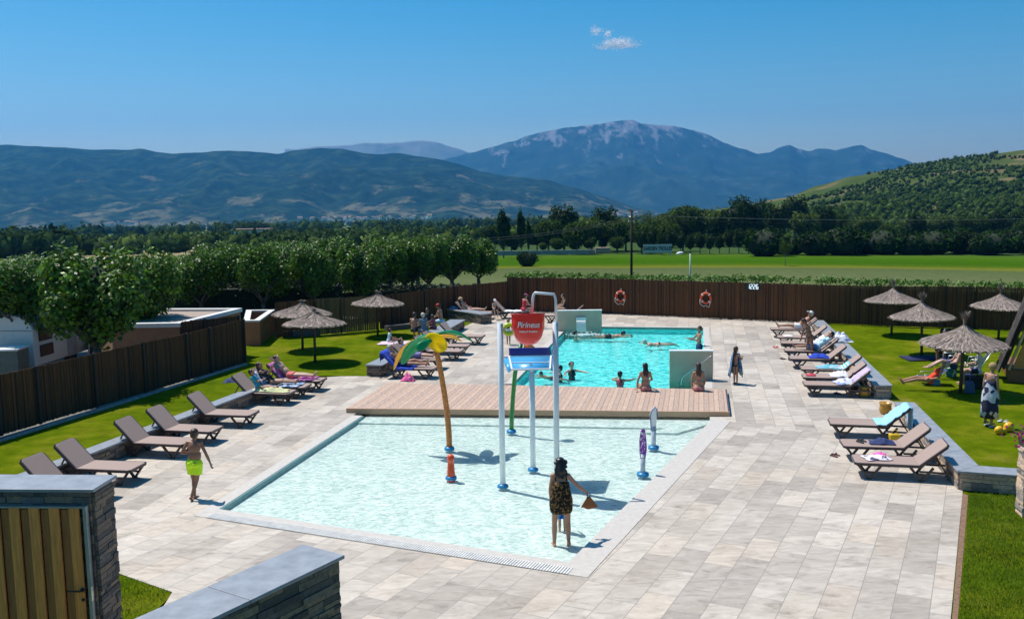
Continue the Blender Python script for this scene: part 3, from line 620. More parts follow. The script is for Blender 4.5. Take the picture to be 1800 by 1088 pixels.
# hedge strip behind the back fence
LEAFD=mat('hedge_leaf',(.05,.10,.02),.6,.25,3,trans=.25,island=.45)
def leafcloud(b,c,r,n,s,shell=.55,up=0,rng=random):
    c=Vector(c)
    for i in range(n):
        while 1:
            v=Vector((rng.uniform(-1,1),rng.uniform(-1,1),rng.uniform(-1,1)))
            if .05<v.length<1: break
        q=v.normalized()*(shell+(1-shell)*rng.random()); p=c+Vector((q.x*r[0],q.y*r[1],q.z*r[2]))
        a=(v.normalized()*.8+Vector((rng.gauss(0,.55),rng.gauss(0,.55),rng.gauss(0,.55)+up))).normalized(); u=a.orthogonal().normalized(); ang=rng.random()*6.28; w_=a.cross(u); u2=u*math.cos(ang)+w_*math.sin(ang); w2=a.cross(u2); k=s*rng.uniform(.6,1.35)
        b.add([p+u2*k,p+w2*k*.62,p-u2*k,p-w2*k*.62],[(0,1,2,3)])
def hedge(label,a,c,h,wd_,name='hedge',dens=1.0,mat_=LEAFD,sz=.07,fuzz=.12,z0=-.3):
    a=Vector(a);c=Vector(c); d=(c-a).length; t=(c-a).normalized(); nn=Vector((-t.y,t.x,0)); o=empty(name,(a.x,a.y,0),0,label,'hedge'); b=MB()
    cb=MB(); O=Vector((a.x,a.y,0)); cb.prism([nn*-wd_*.38,t*d+nn*-wd_*.38,t*d+nn*wd_*.38,nn*wd_*.38],z0,h-.38); cb.build('shade_core',mat('hedge_core',(.012,.02,.008),.95),o)  # near-black filler, its colour stands in for shade among the leaves
    for i in range(int(d*dens)):
        x=random.random()*d; s=random.choice((-1,1)); 
        if random.random()<.5: p=t*x+nn*(random.uniform(-.5,.5)*wd_)+Vector((0,0,h+random.gauss(0,fuzz*.5)-.04))
        else: p=t*x-nn*(wd_*.5*s)+Vector((0,0,random.uniform(z0+.1,h)))
        leafcloud(b,p,(.16,.16,.12),5,sz)
    b.build('foliage',mat_,o); return o
HBR=mat('hedge_bright',(.10,.20,.02),.6,.25,3,trans=.3,island=.45)
up1=Vector((0,1.0,0))
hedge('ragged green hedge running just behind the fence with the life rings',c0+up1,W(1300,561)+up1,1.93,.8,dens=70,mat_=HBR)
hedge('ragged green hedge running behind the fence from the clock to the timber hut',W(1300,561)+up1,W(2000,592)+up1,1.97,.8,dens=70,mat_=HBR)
hedge('tall hedge darkened for shade behind the flat roofed block under the row of plane trees',WD(262,500,46.5),WD(600,500,48.5),2.15,1.0,dens=60,mat_=mat('hedge_shaded',(.02,.035,.012),.7,.25,3,island=.4))  # leaf colour nearly black: the shade on this hedge is painted in
# ------------------------------------------------------------ thatched parasols
TH=mat('thatch_straw',(.29,.23,.195),.95,.3,9,.6,stretch=(1,1,1),island=.5)
THT=mat('thatch_tuft',(.20,.16,.135),.95,.3,9,island=.5)
def make_parasol(tuft,seed):
    rg=random.Random(seed); root=empty('thatched_parasol',(0,0,0)); b=MB(); n=72; Rr=1.2; z0=1.50; H=(.50 if tuft else .42)
    prof=[(.04,H+.05),(.10,H-.02*H/.5),(.25,H*.76),(.5,H*.53),(.8,H*.30),(1.05,H*.12),(1.18,0)]
    o=[]; rag=[rg.uniform(-.045,.03) for _ in range(n)]
    for i,(r_,z_) in enumerate(prof):
        for k in range(n):
            a=2*math.pi*k/n; q=r_*(1+.02*math.sin(k*2.7)*(i>1))+(rag[k] if i==len(prof)-1 else 0); o.append((q*math.cos(a),q*math.sin(a),z0+z_+.012*math.sin(k*2.1+i)))
    for k in range(n):
        a=2*math.pi*k/n; q=1.14+rag[k]*.6; o.append((q*math.cos(a),q*math.sin(a),z0-.055+rg.uniform(-.02,.015)))
    for k in range(n): a=2*math.pi*k/n; o.append((.05*math.cos(a),.05*math.sin(a),z0+H-.16))
    m_=len(prof)+2; b.add(o,[(i*n+k,(i+1)*n+k,(i+1)*n+(k+1)%n,i*n+(k+1)%n) for i in range(m_-1) for k in range(n)])
    for i in range(1500): # loose straws
        a=rg.random()*6.283; r0=rg.uniform(.03,1.08); l=rg.uniform(.14,.34); r1=min(r0+l,1.26); zz=lambda r_: z0+interp([(p[0],p[1]) for p in prof],r_)
        w_=rg.uniform(.006,.012); a1=a+rg.uniform(-.06,.06); p0=Vector((r0*math.cos(a),r0*math.sin(a),zz(r0)+rg.uniform(.004,.022))); p1=Vector((r1*math.cos(a1),r1*math.sin(a1),zz(r1)+rg.uniform(.0,.035)-(.05 if r1>1.15 else 0))); s_=Vector((-math.sin(a),math.cos(a),0))*w_
        b.add([p0-s_,p0+s_,p1+s_,p1-s_],[(0,1,2,3)])
    b.build('thatch',TH,root); b=MB(); th=.16+.34*tuft
    for i in range(130):
        a=rg.random()*6.283; r0=rg.uniform(.02,.07); le=rg.uniform(.6,1)*th; sp_=rg.uniform(.0,.16)*(1+tuft*.2); p0=Vector((r0*math.cos(a),r0*math.sin(a),z0+H-.03)); p1=Vector((r0*.5*math.cos(a),r0*.5*math.sin(a),z0+H+le*.5)); p2=p1+Vector((math.cos(a)*sp_,math.sin(a)*sp_,le*.5)); s_=Vector((-math.sin(a),math.cos(a),0))*.009
        b.add([p0-s_,p0+s_,p1+s_,p1-s_],[(0,1,2,3)]); b.add([p1-s_,p1+s_,p2+s_*.4,p2-s_*.4],[(0,1,2,3)])
    b.smooth=True; b.lathe([(.085,H-.05),(.06,H+.03),(.045,H+.10),(.05,H+.16+.1*tuft),(.0,H+.18+.1*tuft)],12,(0,0,z0)); b.build('tuft',THT,root)
    b=MB(); b.tube([(0,0,-.02),(0,0,1.0),(0,0,2.0)],[.052,.05,.045],12); b.build('post',mat('pole_wood',(.085,.055,.035),.8,.2,5,.2,stretch=(6,6,.6)),root)
    b=MB()
    for k in range(8): a=k*math.pi/4; b.bar((.04*math.cos(a),.04*math.sin(a),1.96),(1.08*math.cos(a),1.08*math.sin(a),1.485),.025)
    b.build('rib',mat('pole_wood',(.085,.055,.035)),root); b=MB(); b.tube([(0,0,1.78),(0,0,1.9)],.07,12); b.build('collar',mat('collar',(.05,.05,.05),.6),root)
    return root
pA_=make_parasol(0,1); pB_=make_parasol(1,2)
GP='thatched parasols on the lawns'
for i,(px,py,src,sc_,rz,lab) in enumerate([(554,637,pA_,1.0,.3,'grey thatched parasol nearest the left fence, in front of its partner'),(532,614,pA_,1.0,1.4,'grey thatched parasol standing half behind the nearest left one'),(664,590,pA_,.98,2.2,'grey thatched parasol alone by the yellowish board fence'),
    (1567,589,pB_,.98,.1,'tufted thatched parasol nearest the clock, close to the back fence'),(1620,624,pB_,.97,1.1,'tufted thatched parasol between the back one and the big one with bathers'),(1688,690,pB_,1.03,2.6,'largest thatched parasol, tall tuft, sheltering bathers on camping chairs'),(1755,597,pB_,.93,4,'thatched parasol partly hidden behind the slanting timber hut')]):
    p=W(px,py)
    if i in(0,3): src.location=p; src.rotation_euler=(R(-1.5),R(1),rz); src['label']=lab; src['category']='parasol'; src['group']=GP; src.scale=(sc_,)*3
    else: o=dup(src,p,rz,sc_,lab,GP); o.rotation_euler=(R(2*math.sin(i)),R(1.5*math.cos(i*2)),rz)
# ------------------------------------------------------------ sun loungers
FAB=mat('lounger_fabric',(.34,.245,.205),.75,.07,60,.15); FRM=mat('lounger_resin',(.055,.035,.030),.4,.1,8)
def make_lounger(ang,name='sun_lounger'):
    root=empty(name,(0,0,0)); zs=.34
    b=MB(); b.prism([(-1.0,-.28),(-.94,-.335),(.30,-.335),(.30,.335),(-.94,.335),(-1.0,.28)],zs,zs+.028); b.build('seat',FAB,root,bevel=.012)
    ca,sa=math.cos(ang),math.sin(ang); bx=.31; Lb=.74; M=Matrix(((ca,0,-sa),(0,1,0),(sa,0,ca)))
    b=MB(); o=[]; pts=[(0,-.335),(Lb-.05,-.335),(Lb,-.28),(Lb,.28),(Lb-.05,.335),(0,.335)]
    q=MB(); q.prism(pts,0,.028); b.add([M@Vector(v)+Vector((bx,0,zs)) for v in q.v],q.f); b.build('backrest',FAB,root,bevel=.012)
    b=MB(); 
    for s in(-1,1):
        y=.345*s; b.bar((-.98,y,zs-.005),(bx,y,zs-.005),.05,.055); 
        p=M@Vector((Lb-.02,0,0)); b.bar((bx,y,zs-.01),(bx+p.x,y,zs+p.z-.012),.045,.05)
    b.bar((-.99,-.3,zs-.01),(-.99,.3,zs-.01),.05,.05); b.bar((-.3,-.33,zs-.035),(-.3,.33,zs-.035),.04,.03); b.bar((bx,-.33,zs-.04),(bx,.33,zs-.04),.04,.04)
    p=M@Vector((Lb,0,0)); b.bar((bx+p.x,-.31,zs+p.z-.012),(bx+p.x,.31,zs+p.z-.012),.04,.045); b.bar((bx,-.02+.345,zs-.12),(1.02,.325,.20),.04,.04); b.bar((bx,.02-.345,zs-.12),(1.02,-.325,.20),.04,.04); b.bar((1.02,-.34,.20),(1.02,.34,.20),.04,.04)
    b.build('frame',FRM,root)
    lg=MB(); lg.bar((-.24,0,zs-.03),(-.015,0,.012),.042,.06,(0,1,0)); lg.bar((.24,0,zs-.03),(.015,0,.012),.042,.06,(0,1,0)); lg.bar((-.12,0,.15),(.12,0,.15),.035,.04,(0,1,0)); lg.box((0,0,.012),(.12,.05,.024)); lm=lg.mesh('leg',FRM)
    for x in(-.70,.36):
        for y in(-.31,.31): link('leg',lm,root,(x,y,0))
    b=MB(); p=M@Vector((Lb*.55,0,-.01))
    for s in(-1,1): b.bar((bx+p.x,.25*s,zs+p.z),(.86,.25*s,.2),.03,.03)
    b.bar((bx+p.x,-.25,zs+p.z),(bx+p.x,.25,zs+p.z),.03,.03); b.build('back_support',FRM,root)
    return root
lgA=make_lounger(R(40)); lgB=make_lounger(R(46)); LG={}
def lounger(key,px,py,head,label,group,flat=0):
    """px,py: pixel of the foot end's middle, head: +1 to the right, -1 to the left"""
    f=W(px,py,.34); a=math.atan2(PA.y,PA.x)+(0 if head>0 else math.pi)+R(random.uniform(-2,2)); d=Vector((math.cos(a),math.sin(a),0)); p=Vector((f.x,f.y,0))+d*1.0
    src=lgA if head>0 else lgB
    if not src.get('used'): src['used']=1; src.location=p; src.rotation_euler=(0,0,a); src['label']=label; src['group']=group; o=src
    else: o=dup(src,p,a,None,label,group)
    o['category']='sun lounger'; LG[key]=(p,a); return o
gR='sun loungers along the right walls'; gL='sun loungers in the left front row'; gB='sun loungers by the left back walls'
lounger('R3',1500,807,1,'brown lounger nearest the camera on the right with a pink and white top',gR)
lounger('R2',1480,779,1,'brown lounger carrying a crumpled navy cloth and black sandals, near right row',gR)
lounger('R1',1458,741,1,'brown lounger with a light blue towel over its backrest',gR)
for k,x,y,l in (('A8',1413,674,'brown lounger beside the yellow clay pot, towels bunched by its backrest'),('A7',1411,661,'second brown lounger from the yellow clay pot in the far right row'),('A6',1408,647,'third brown lounger from the yellow clay pot, a pink and turquoise towel on it'),('A5',1388,629,'brown lounger with a royal blue towel on its seat in the far right row'),('A4',1379,615,'brown lounger under the reclining bather with the blue wrap, far right row'),('A3',1373,602,'brown lounger with a white patterned towel hanging at its hinge'),('A2',1367,592,'brown lounger just behind the one with the hanging white towel'),('A1',1355,578,'brown lounger under the man in the white hat, farthest in the right row')): lounger(k,x,y,1,l,gR)
for k,x,y,l in (('L0',190,852,'brown lounger mostly hidden behind the stone wall at the lower left'),('L1',243,821,'empty brown lounger nearest the camera clear of the stone wall, left row'),('L2',333,777,'empty brown lounger behind the walking boy, second clear one of the left row'),('L3',382,755,'empty brown lounger whose foot end shows beyond the boy, left row'),('L4',447,727,'empty brown lounger standing next to the one with the child, left row'),('L5',514,690,'brown lounger with the child under a yellow towel'),('L6',541,679,'brown lounger with the reading woman, left row'),('L7',568,668,'brown lounger with the sunbather in pink shorts, last of the left front row')): lounger(k,x,y,-1,l,gL)
for k,x,y,l in (('B1',766,647,'brown lounger under the man on the blue towel behind the play palm'),('B2',779,632,'brown lounger under the bather in the purple dress'),('B3',812,617,'empty brown lounger next beyond the bather in the purple dress'),('B4',824,608,'empty brown lounger behind the yellow disc of the play palm'),('B5',850,591,'empty brown lounger just beyond the green tips of the play palm leaves')): lounger(k,x,y,-1,l,gB)
hedge('hedge strip added to darken the gaps under the far end of the plane tree row',WD(596,500,50.5),WD(893,500,55),1.5,1.0,dens=150,mat_=mat('hedge_shaded',(.02,.035,.012)),z0=-1)  # added strip in the shade-dark leaf colour, blackens gaps below the crowns
ORD='first second third fourth fifth sixth seventh eighth ninth tenth eleventh twelfth thirteenth fourteenth fifteenth sixteenth seventeenth eighteenth'.split(); fr_=list(range(17)); bk_=[17,18,19,20,21,22]
# ------------------------------------------------------------ trees
def limb(b,p,d,l,r,depth,rg):
    e=p+d*l; m_=(p+e)/2+Vector((rg.gauss(0,.03),rg.gauss(0,.03),0)); b.tube([p,m_,e],[r,r*.85,r*.68],7,cap=True)
    if depth>0:
        for k in range(3):
            a=rg.random()*6.28; q=(d+Vector((math.cos(a)*.75,math.sin(a)*.75,.25))).normalized(); limb(b,e,q,l*.68,r*.62,depth-1,rg)
PLT=mat('plane_leaf',(.075,.155,.006),.45,.3,2,trans=.26,island=.6,spec=.35)
BRK=mat('plane_bark',(.12,.105,.085),.9,.3,6,.5)
def make_tree(name,seed,th,cr,cz,lobes,nl,ls,lm=PLT,bark=BRK,tr=.12,lobe=(.55,.55,.75),label='',cat='tree',core=None):
    rg=random.Random(seed); root=empty(name,(0,0,0),0,label,cat); b=MB()
    b.tube([(0,0,-.6),(.02,0,th*.5),(0,.03,th)],[tr*1.25,tr,tr*.85],9)
    for k in range(5):
        a=k*1.257+rg.random()*.5; limb(b,Vector((0,0,th)),Vector((math.cos(a)*.8,math.sin(a)*.8,.8)).normalized(),cr[0]*.5,tr*.5,2,rg)
    b.build('trunk',bark,root); b=MB()
    for i in range(lobes):
        a=i*2.39996+rg.uniform(-.2,.2); q=math.sqrt((i+.5)/lobes)*.72; c=Vector((math.cos(a)*q*cr[0],math.sin(a)*q*cr[1],cz+rg.uniform(-.3,.3)*cr[2]))
        s_=rg.uniform(.8,1.15); leafcloud(b,c,(lobe[0]*s_*cr[0],lobe[1]*s_*cr[1],lobe[2]*s_*cr[2]),nl,ls,.45,.25,rg)
    b.build('crown',lm,root)
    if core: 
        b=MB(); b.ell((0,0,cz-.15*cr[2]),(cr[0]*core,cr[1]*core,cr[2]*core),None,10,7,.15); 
        o=b.build('crown_shade_core',mat('crown_shade',(.012,.022,.006),.9),root)  # near-black ellipsoid painting the deep shade inside the crown
    return root
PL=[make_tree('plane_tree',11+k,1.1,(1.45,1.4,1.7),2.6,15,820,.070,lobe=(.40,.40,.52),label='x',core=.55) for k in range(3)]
spots=[(20,34,1.12,1.45),(95,39,1.0,1.35),(165,31,1.32,1.65),(245,36,1.02,1.5),(312,50,.92,1.25),(352,46,1.0,1.3),(415,50,1.0,1.35),(462,46,.92,1.2),(508,51,1.05,1.35),(548,47,.95,1.2),(592,52,1.08,1.4),(636,50,1.02,1.3),(678,54,1.1,1.4),(716,55,1.05,1.3),(754,58,1.15,1.45),(795,60,1.2,1.5),(842,63,1.1,1.4),(60,46,1.05,1.5),(386,60,1.1,1.6),(486,62,1.15,1.6),(570,64,1.2,1.7),(655,66,1.25,1.7),(735,68,1.25,1.8)]
tops=[]; first=[1,1,1]
GT='pollarded plane trees beyond the left fence'
for i,(px,Y,sx_,_) in enumerate(spots):
    ty={0:428,1:432,2:400,3:412,4:432,5:418,6:412,7:415,8:407,9:410,10:402,11:404,12:402,13:402,14:400,15:397,16:408,17:430}.get(i,412)
    x=WD(px,500,Y).x; ztop=WD(px,ty,Y).z; h0=4.25; sz=ztop/h0
    lab={0:'broad plane tree cut by the left edge of the photo, above the caravan',2:'large plane tree with the darkest crown, standing between the caravan and the flat roofed block',3:'plane tree just right of the darkest large one, by the gravel roof',16:'last plane tree of the row, by the open meadow'}.get(i) or ('pollarded plane tree, '+ORD[fr_.index(i)]+' from the left in the front row beyond the left fence' if i in fr_ else 'pollarded plane tree, '+ORD[bk_.index(i)]+' from the left in the rear row beyond the left fence')
    k=i%3; z0=0 if Y<49 else -.35
    if first[k]: o=PL[k]; first[k]=0; o.location=(x,Y,z0); o.rotation_euler=(0,0,i); o.scale=(sx_,sx_,sz*(1 if z0==0 else 1.08)); o['label']=lab
    else: o=dup(PL[k],(x,Y,z0),i*1.3,(sx_,sx_,sz*(1 if z0==0 else 1.08)),lab)
    o['category']='tree'; o['group']=GT
# mid distance vegetation beyond the meadow
MDL=mat('distant_leaf',(.050,.085,.016),.8,.3,.6,trans=.2,island=.5,spec=0); MDD=mat('distant_leaf_dark',(.030,.055,.014),.8,.3,.6,trans=.15,island=.5,spec=0); MDP=mat('distant_leaf_pale',(.085,.125,.03),.8,.3,.6,trans=.2,island=.4,spec=0)
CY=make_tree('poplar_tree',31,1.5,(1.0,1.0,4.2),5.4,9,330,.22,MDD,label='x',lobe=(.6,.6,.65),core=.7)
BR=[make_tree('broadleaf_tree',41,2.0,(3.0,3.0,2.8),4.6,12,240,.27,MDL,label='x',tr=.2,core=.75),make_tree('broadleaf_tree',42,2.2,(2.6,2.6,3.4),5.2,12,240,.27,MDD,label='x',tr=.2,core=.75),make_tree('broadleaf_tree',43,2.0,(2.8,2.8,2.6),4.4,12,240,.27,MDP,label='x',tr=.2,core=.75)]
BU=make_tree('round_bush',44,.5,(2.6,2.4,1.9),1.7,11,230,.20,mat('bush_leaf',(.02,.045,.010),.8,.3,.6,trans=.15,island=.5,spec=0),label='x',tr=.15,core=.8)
def put(src,px,Y,ytop,h0,lab,grp=None,w_=1,yb=None,used={}):
    x=WD(px,500,Y).x; g=ground_z(x,Y) if yb is None else WD(px,yb,Y).z; zt=WD(px,ytop,Y).z; s=(zt-g)/h0
    if src.name not in used: used[src.name]=1; o=src; o.location=(x,Y,g); o.scale=(s*w_,s*w_,s); o['label']=lab; o.rotation_euler=(0,0,px)
    else: o=dup(src,(x,Y,g),px*1.0,(s*w_,s*w_,s),lab)
    o['category']='bush' if 'bush' in o.name else 'tree'
    if grp: o['group']=grp
    return o
put(CY,886,150,365,9.3,'taller broader dark poplar rising left of the utility pole',None,1.1); put(CY,917,155,366,9.3,'slim dark poplar just right of the broader one',None,.72)
put(CY,930,158,384,9.3,'short dark poplar touching the slim one on its right',None,.6)
put(BU,927,118,442,3.3,'single round olive bush standing in the meadow beyond the back fence',None,.9)
rg=random.Random(5)
for px,yt,k in [(848,420,0),(862,402,1),(900,405,0),(945,400,1),(965,385,0),(992,370,1),(1015,388,0),(1040,378,2),(1062,373,1),(1085,385,0),(1100,380,2),(1128,392,0),(1150,395,1),(1175,390,0),(1200,388,1),(955,425,2),(980,418,0),(1010,420,0),(1035,412,2),(1060,420,1),(905,428,2),(1085,415,0)]:
    put(BR[k],px,168+rg.uniform(-6,10),yt,7.4,'broadleaf tree in the mixed grove around the utility pole','trees in the grove beyond the meadow',1.05)
for i in range(13):
    px=1128+i*17; put(BR[1],px,158+rg.uniform(-2,2),405+rg.uniform(-6,6),8.6,ORD[i]+' tree from the left in the dense straight row behind the white sign','trees in the row behind the sign',.8)
for i,px in enumerate([1345,1385,1430,1475,1512,1552,1598,1640,1688,1735,1775,1820]):
    put(BU,px,150+rg.uniform(-4,4),[398,412,402,396,404,398,408,400,396,404,398,400][i],3.55,ORD[i]+' round dark bush from the left along the far edge of the meadow','round bushes along the meadow',1.25 if i%2 else 1.1)
for i in range(26):
    px=1150+i*27+rg.uniform(-8,8); put(BR[rg.choice((0,0,1,2))],px,190+rg.uniform(0,45),interp([(1140,360),(1290,346),(1400,350),(1500,372),(1900,368)],px)+rg.uniform(0,22),7.4,'broadleaf tree in the belt at the foot of the green hill','trees at the foot of the green hill',1.0)
yt_=make_tree('young_tree',51,2.2,(1.3,1.3,1.5),3.6,8,60,.15,MDL,label='slender young tree standing alone in the meadow behind the fence clock',tr=.06)
x=WD(1380,470,112).x; yt_.location=(x,112,WD(1380,472,112).z); s_=(WD(1380,421,112).z-WD(1380,472,112).z)/5.1; yt_.scale=(s_,)*3
# hill on the right
HP=[(1100,392),(1200,380),(1300,362),(1385,347),(1440,326),(1500,310),(1560,300),(1620,287),(1700,276),(1750,270),(1800,264),(1900,250),(2100,236),(2500,235)]
def hill_z(px,v):
    d=250+(640-250)*v; rp=WD(px,interp(HP,px),640); X=rp.x*d/640; g=ground_z(X,d)
    s=v**1.15 if v<=1 else 1-(v-1)*.5
    e=(rp.z-g)*.10*mn.fractal(Vector((X*.012,d*.012,3)),1,2,5)*math.sin(math.pi*min(1,v)) if v<1 else 0
    return Vector((X,d,g-1+(rp.z-g+1)*s+e))
b=MB(); b.smooth=True; xs=list(range(1090,2520,8)); K=len(xs)
for i in range(49):
    for px in xs: b.v.append(tuple(hill_z(px,i/40)))
for i in range(48):
    for k in range(K-1): q=i*K+k; b.f.append([q,q+1,q+K+1,q+K]); b.m.append(0); b.sm.append(True)
hm,n,p=nodes('hill_grass'); tc=N(n,'ShaderNodeTexCoord')
a=N(n,'ShaderNodeTexNoise',i_Scale=.02,i_Detail=9.0,i_Roughness=.65); L(n,tc.outputs['Object'],a.inputs['Vector'])
r=ramp(n,[(.3,(.032,.055,.014)),(.45,(.055,.082,.02)),(.56,(.07,.09,.028)),(.61,(.19,.135,.075)),(.66,(.055,.075,.022)),(.8,(.045,.068,.02))]); L(n,a.outputs['Fac'],r.inputs[0]); L(n,r.outputs[0],p.inputs['Base Color']); p.inputs['Roughness'].default_value=1; p.inputs['Specular IOR Level'].default_value=0
bn=N(n,'ShaderNodeBump',i_Strength=.6,i_Distance=1.5); L(n,a.outputs['Fac'],bn.inputs['Height']); L(n,bn.outputs[0],p.inputs['Normal'])
struct(b.build('hill',hm))
def wood(name,label,gen,nm,mats):
    b=MB()
    for c,r_,k in gen:
        b.cur=k; b.smooth=False; b.ell(c+Vector((0,0,r_*.6)),(r_*.62,r_*.62,r_*.6),None,6,4,.3); leafcloud(b,c+Vector((0,0,r_*.75)),(r_*1.05,r_*1.05,r_),nm,r_*.2,.5,.3,rg)
    o=b.build(name,mats); tag(o,label,'wood',None,'stuff'); return o
def hillgen():
    out=[]
    for i in range(9000):
        px=rg.uniform(1120,1960); v=rg.random()**1.0*1.0; q=hill_z(px,v); den=mn.noise(Vector((q.x*.018,q.y*.014,7)))+.18*mn.noise(Vector((q.x*.1,q.y*.1,7)))
        # open grassy upper left flank, wooded gullies elsewhere
        lim=.02-1.1*(1-v)+ (0.38 if px<1520 and v>.35 else 0)+(.10 if v>.92 else 0)
        if den>lim: out.append((q,rg.uniform(.7,2.1)*(1 if v<.6 else .8),rg.choice((0,0,1,1,2))))
    return out
WM=[MDL,MDD,MDP]
wood('hillside_wood','dense scattered woodland and shrubs covering the gullies and foot of the green hill',hillgen(),16,WM)
def farwood():
    out=[]
    for i in range(1500):
        px=rg.uniform(-250,1260); Y=rg.choice((235,290,330,420))+rg.uniform(-25,40); x=WD(px,500,Y).x
        if mn.noise(Vector((x*.01,Y*.02,1)))>-.25: out.append((Vector((x,Y,ground_z(x,Y)-.5)),rg.uniform(1.5,3.6),rg.choice((0,1,1,2))))
    for i in range(260):
        px=rg.uniform(-120,128); Y=rg.uniform(205,240); x=WD(px,500,Y).x; out.append((Vector((x,Y,ground_z(x,Y)+rg.uniform(0,1.2))),rg.uniform(2,4),1))
    for i in range(2600):
        px=rg.uniform(-300,1300); Y=rg.uniform(500,1900); x=WD(px,500,Y).x
        if mn.noise(Vector((x*.004,Y*.006,5)))>.02: out.append((Vector((x,Y,ground_z(x,Y)-1)),rg.uniform(3,7),rg.choice((0,1,1))))
    return out
wood('valley_wood','belts of dark trees crossing the valley floor behind the plane trees',farwood(),14,WM)
# village houses in the valley
HW=mat('far_house_wall',(.62,.60,.56),.9,.05); HR=mat('far_house_roof',(.24,.16,.13),.9,.2,.3)
hm1=MB(); hm1.box((0,0,2.5),(9,7,6)); hme=hm1.mesh('wall',HW); r1=MB(); r1.add([(-5,-4,5.4),(5,-4,5.4),(5,4,5.4),(-5,4,5.4),(-4.6,0,7.6),(4.6,0,7.6)],[(0,1,5,4),(2,3,4,5),(1,2,5),(3,0,4),(3,2,1,0)]); rme=r1.mesh('roof',HR)
hs_=[(610+rg.gauss(20,34),382+rg.gauss(0,3.5)) for _ in range(38)]+[(735+rg.gauss(0,16),372+rg.gauss(0,2)) for _ in range(10)]+[(215+rg.gauss(0,28),386+rg.gauss(0,2)) for _ in range(14)]+[(1100+rg.gauss(0,28),362+rg.gauss(0,3)) for _ in range(9)]+[(rg.uniform(20,1080),385+rg.uniform(-8,6)) for _ in range(18)]
for px,py in hs_:
    Y=rg.uniform(1500,2250); q=WD(px,py,Y); g=ground_z(q.x,Y); o=empty('village_house',(q.x,Y,max(g-.5,min(q.z,g+10))),rg.random()*3,'tiny pale house in the far valley villages','house','houses of the valley villages'); s_=rg.uniform(.45,.95); o.scale=(s_,)*3
    link('wall',hme,o); link('roof',rme,o)
# barns in the middle distance
for px,py,Y,sz,lab in ((560,412,330,(16,8,3.2),'long low pale barn with reddish roof above the plane trees'),(445,404,380,(14,7,3),'low white shed in the valley left of the reddish barn')):
    q=WD(px,py,Y); o=empty('barn',(q.x,Y,q.z-sz[2]),.1,lab,'barn'); b=MB(); b.box((0,0,sz[2]/2),sz); b.build('wall',HW,o); b=MB(); b.prism([(-sz[0]/2-.4,-sz[1]/2-.4),(sz[0]/2+.4,-sz[1]/2-.4),(sz[0]/2+.4,sz[1]/2+.4),(-sz[0]/2-.4,sz[1]/2+.4)],sz[2],sz[2]+.4); b.build('roof',HR,o)
# ------------------------------------------------------------ utility pole with wires, sign, lamps
pz=WD(1110,484,56); po=empty('utility_pole',(pz.x,56,-.6),0,'dark wooden utility pole standing just behind the back fence','utility pole'); top=WD(1109,369,56).z
b=MB(); b.tube([(0,0,0),(0,0,(top+.6)/2),(0,0,top+.6)],[.085,.075,.062],10); b.build('pole',mat('tarred_wood',(.018,.013,.010),.85,.2,4),po)
for dz_ in(.42,.70): 
    b=MB(); b.tube([(-.16,0,top+.6-dz_),(.16,0,top+.6-dz_)],.02,6); b.build('bracket',mat('steel',(.6,.6,.58),.3,metal=.8),po)
    for s in(-1,1): b=MB(); b.lathe([(0,-.02),(.03,-.02),(.045,.02),(.03,.05),(.04,.07),(0,.09)],10,(.16*s,0,top+.6-dz_)); b.build('insulator',mat('porcelain',(.7,.7,.66),.3),po)
def wire(name,a,c,sag,lab,r=.012,col=(.02,.02,.02)):
    b=MB(); pts=[a.lerp(c,t/24)-Vector((0,0,sag*4*(t/24)*(1-t/24))) for t in range(25)]; b.tube(pts,r,5); tag(b.build(name,mat('wire_%d'%int(col[0]*100),col,.6)),lab,'cable')
P=Vector((pz.x,56,top)); 
wire('power_cable',P+Vector((.1,0,-.30)),WD(1900,382,60),.25,'upper pale overhead cable running right from the utility pole',.010,(.25,.24,.2)); wire('power_cable',P+Vector((.1,0,-.55)),WD(1900,386,60),.25,'lower dark overhead cable running right from the utility pole',.013)
wire('power_cable',P+Vector((-.1,0,-.5)),WD(760,418,90),.5,'upper thin dark cable dropping away left from the utility pole',.014); wire('power_cable',P+Vector((-.1,0,-.65)),WD(740,424,92),.5,'lower thin dark cable dropping away left from the utility pole',.012)
q=WD(1156,437,148); sg=empty('roadside_sign',(q.x,148,q.z),R(-3),'long white board lettered GARDEN TROLLES on posts beyond the meadow','sign'); b=MB(); b.box((0,0,0),(4.5,.08,1.3)); b.build('board',mat('sign_board',(.42,.44,.47),.6,.05),sg)
me=text_mesh('GARDEN TROLLES',.62,.01,0,.022); me.materials.append(mat('sign_letters',(.03,.035,.05),.6)); o=link('lettering',me,sg,(0,-.06,0)); o.rotation_euler=(R(90),0,0); o.scale=(.88,1.25,1)
for x in(-2.1,2.1): b=MB(); b.box((x,.08,-1.0),(.1,.08,2.4)); b.build('post',mat('steel',(.6,.6,.58),.3,metal=.8),sg)
q=WD(1213,484,53); lp=empty('street_lamp',(q.x,53,-.5),0,'pale street lamp with rounded head rising behind the back fence','street lamp'); tz=WD(1213,446,53).z+.5
b=MB(); b.tube([(0,0,0),(0,0,tz)],[.05,.04],10); b.build('pole',mat('galvanised',(.34,.42,.40),.5,metal=.3),lp); b=MB(); b.ell((.12,0,tz+.08),(.22,.11,.085),None,14,8); h_=b.build('lamp_head',WHT,lp); h_.rotation_euler=(0,R(-12),0)
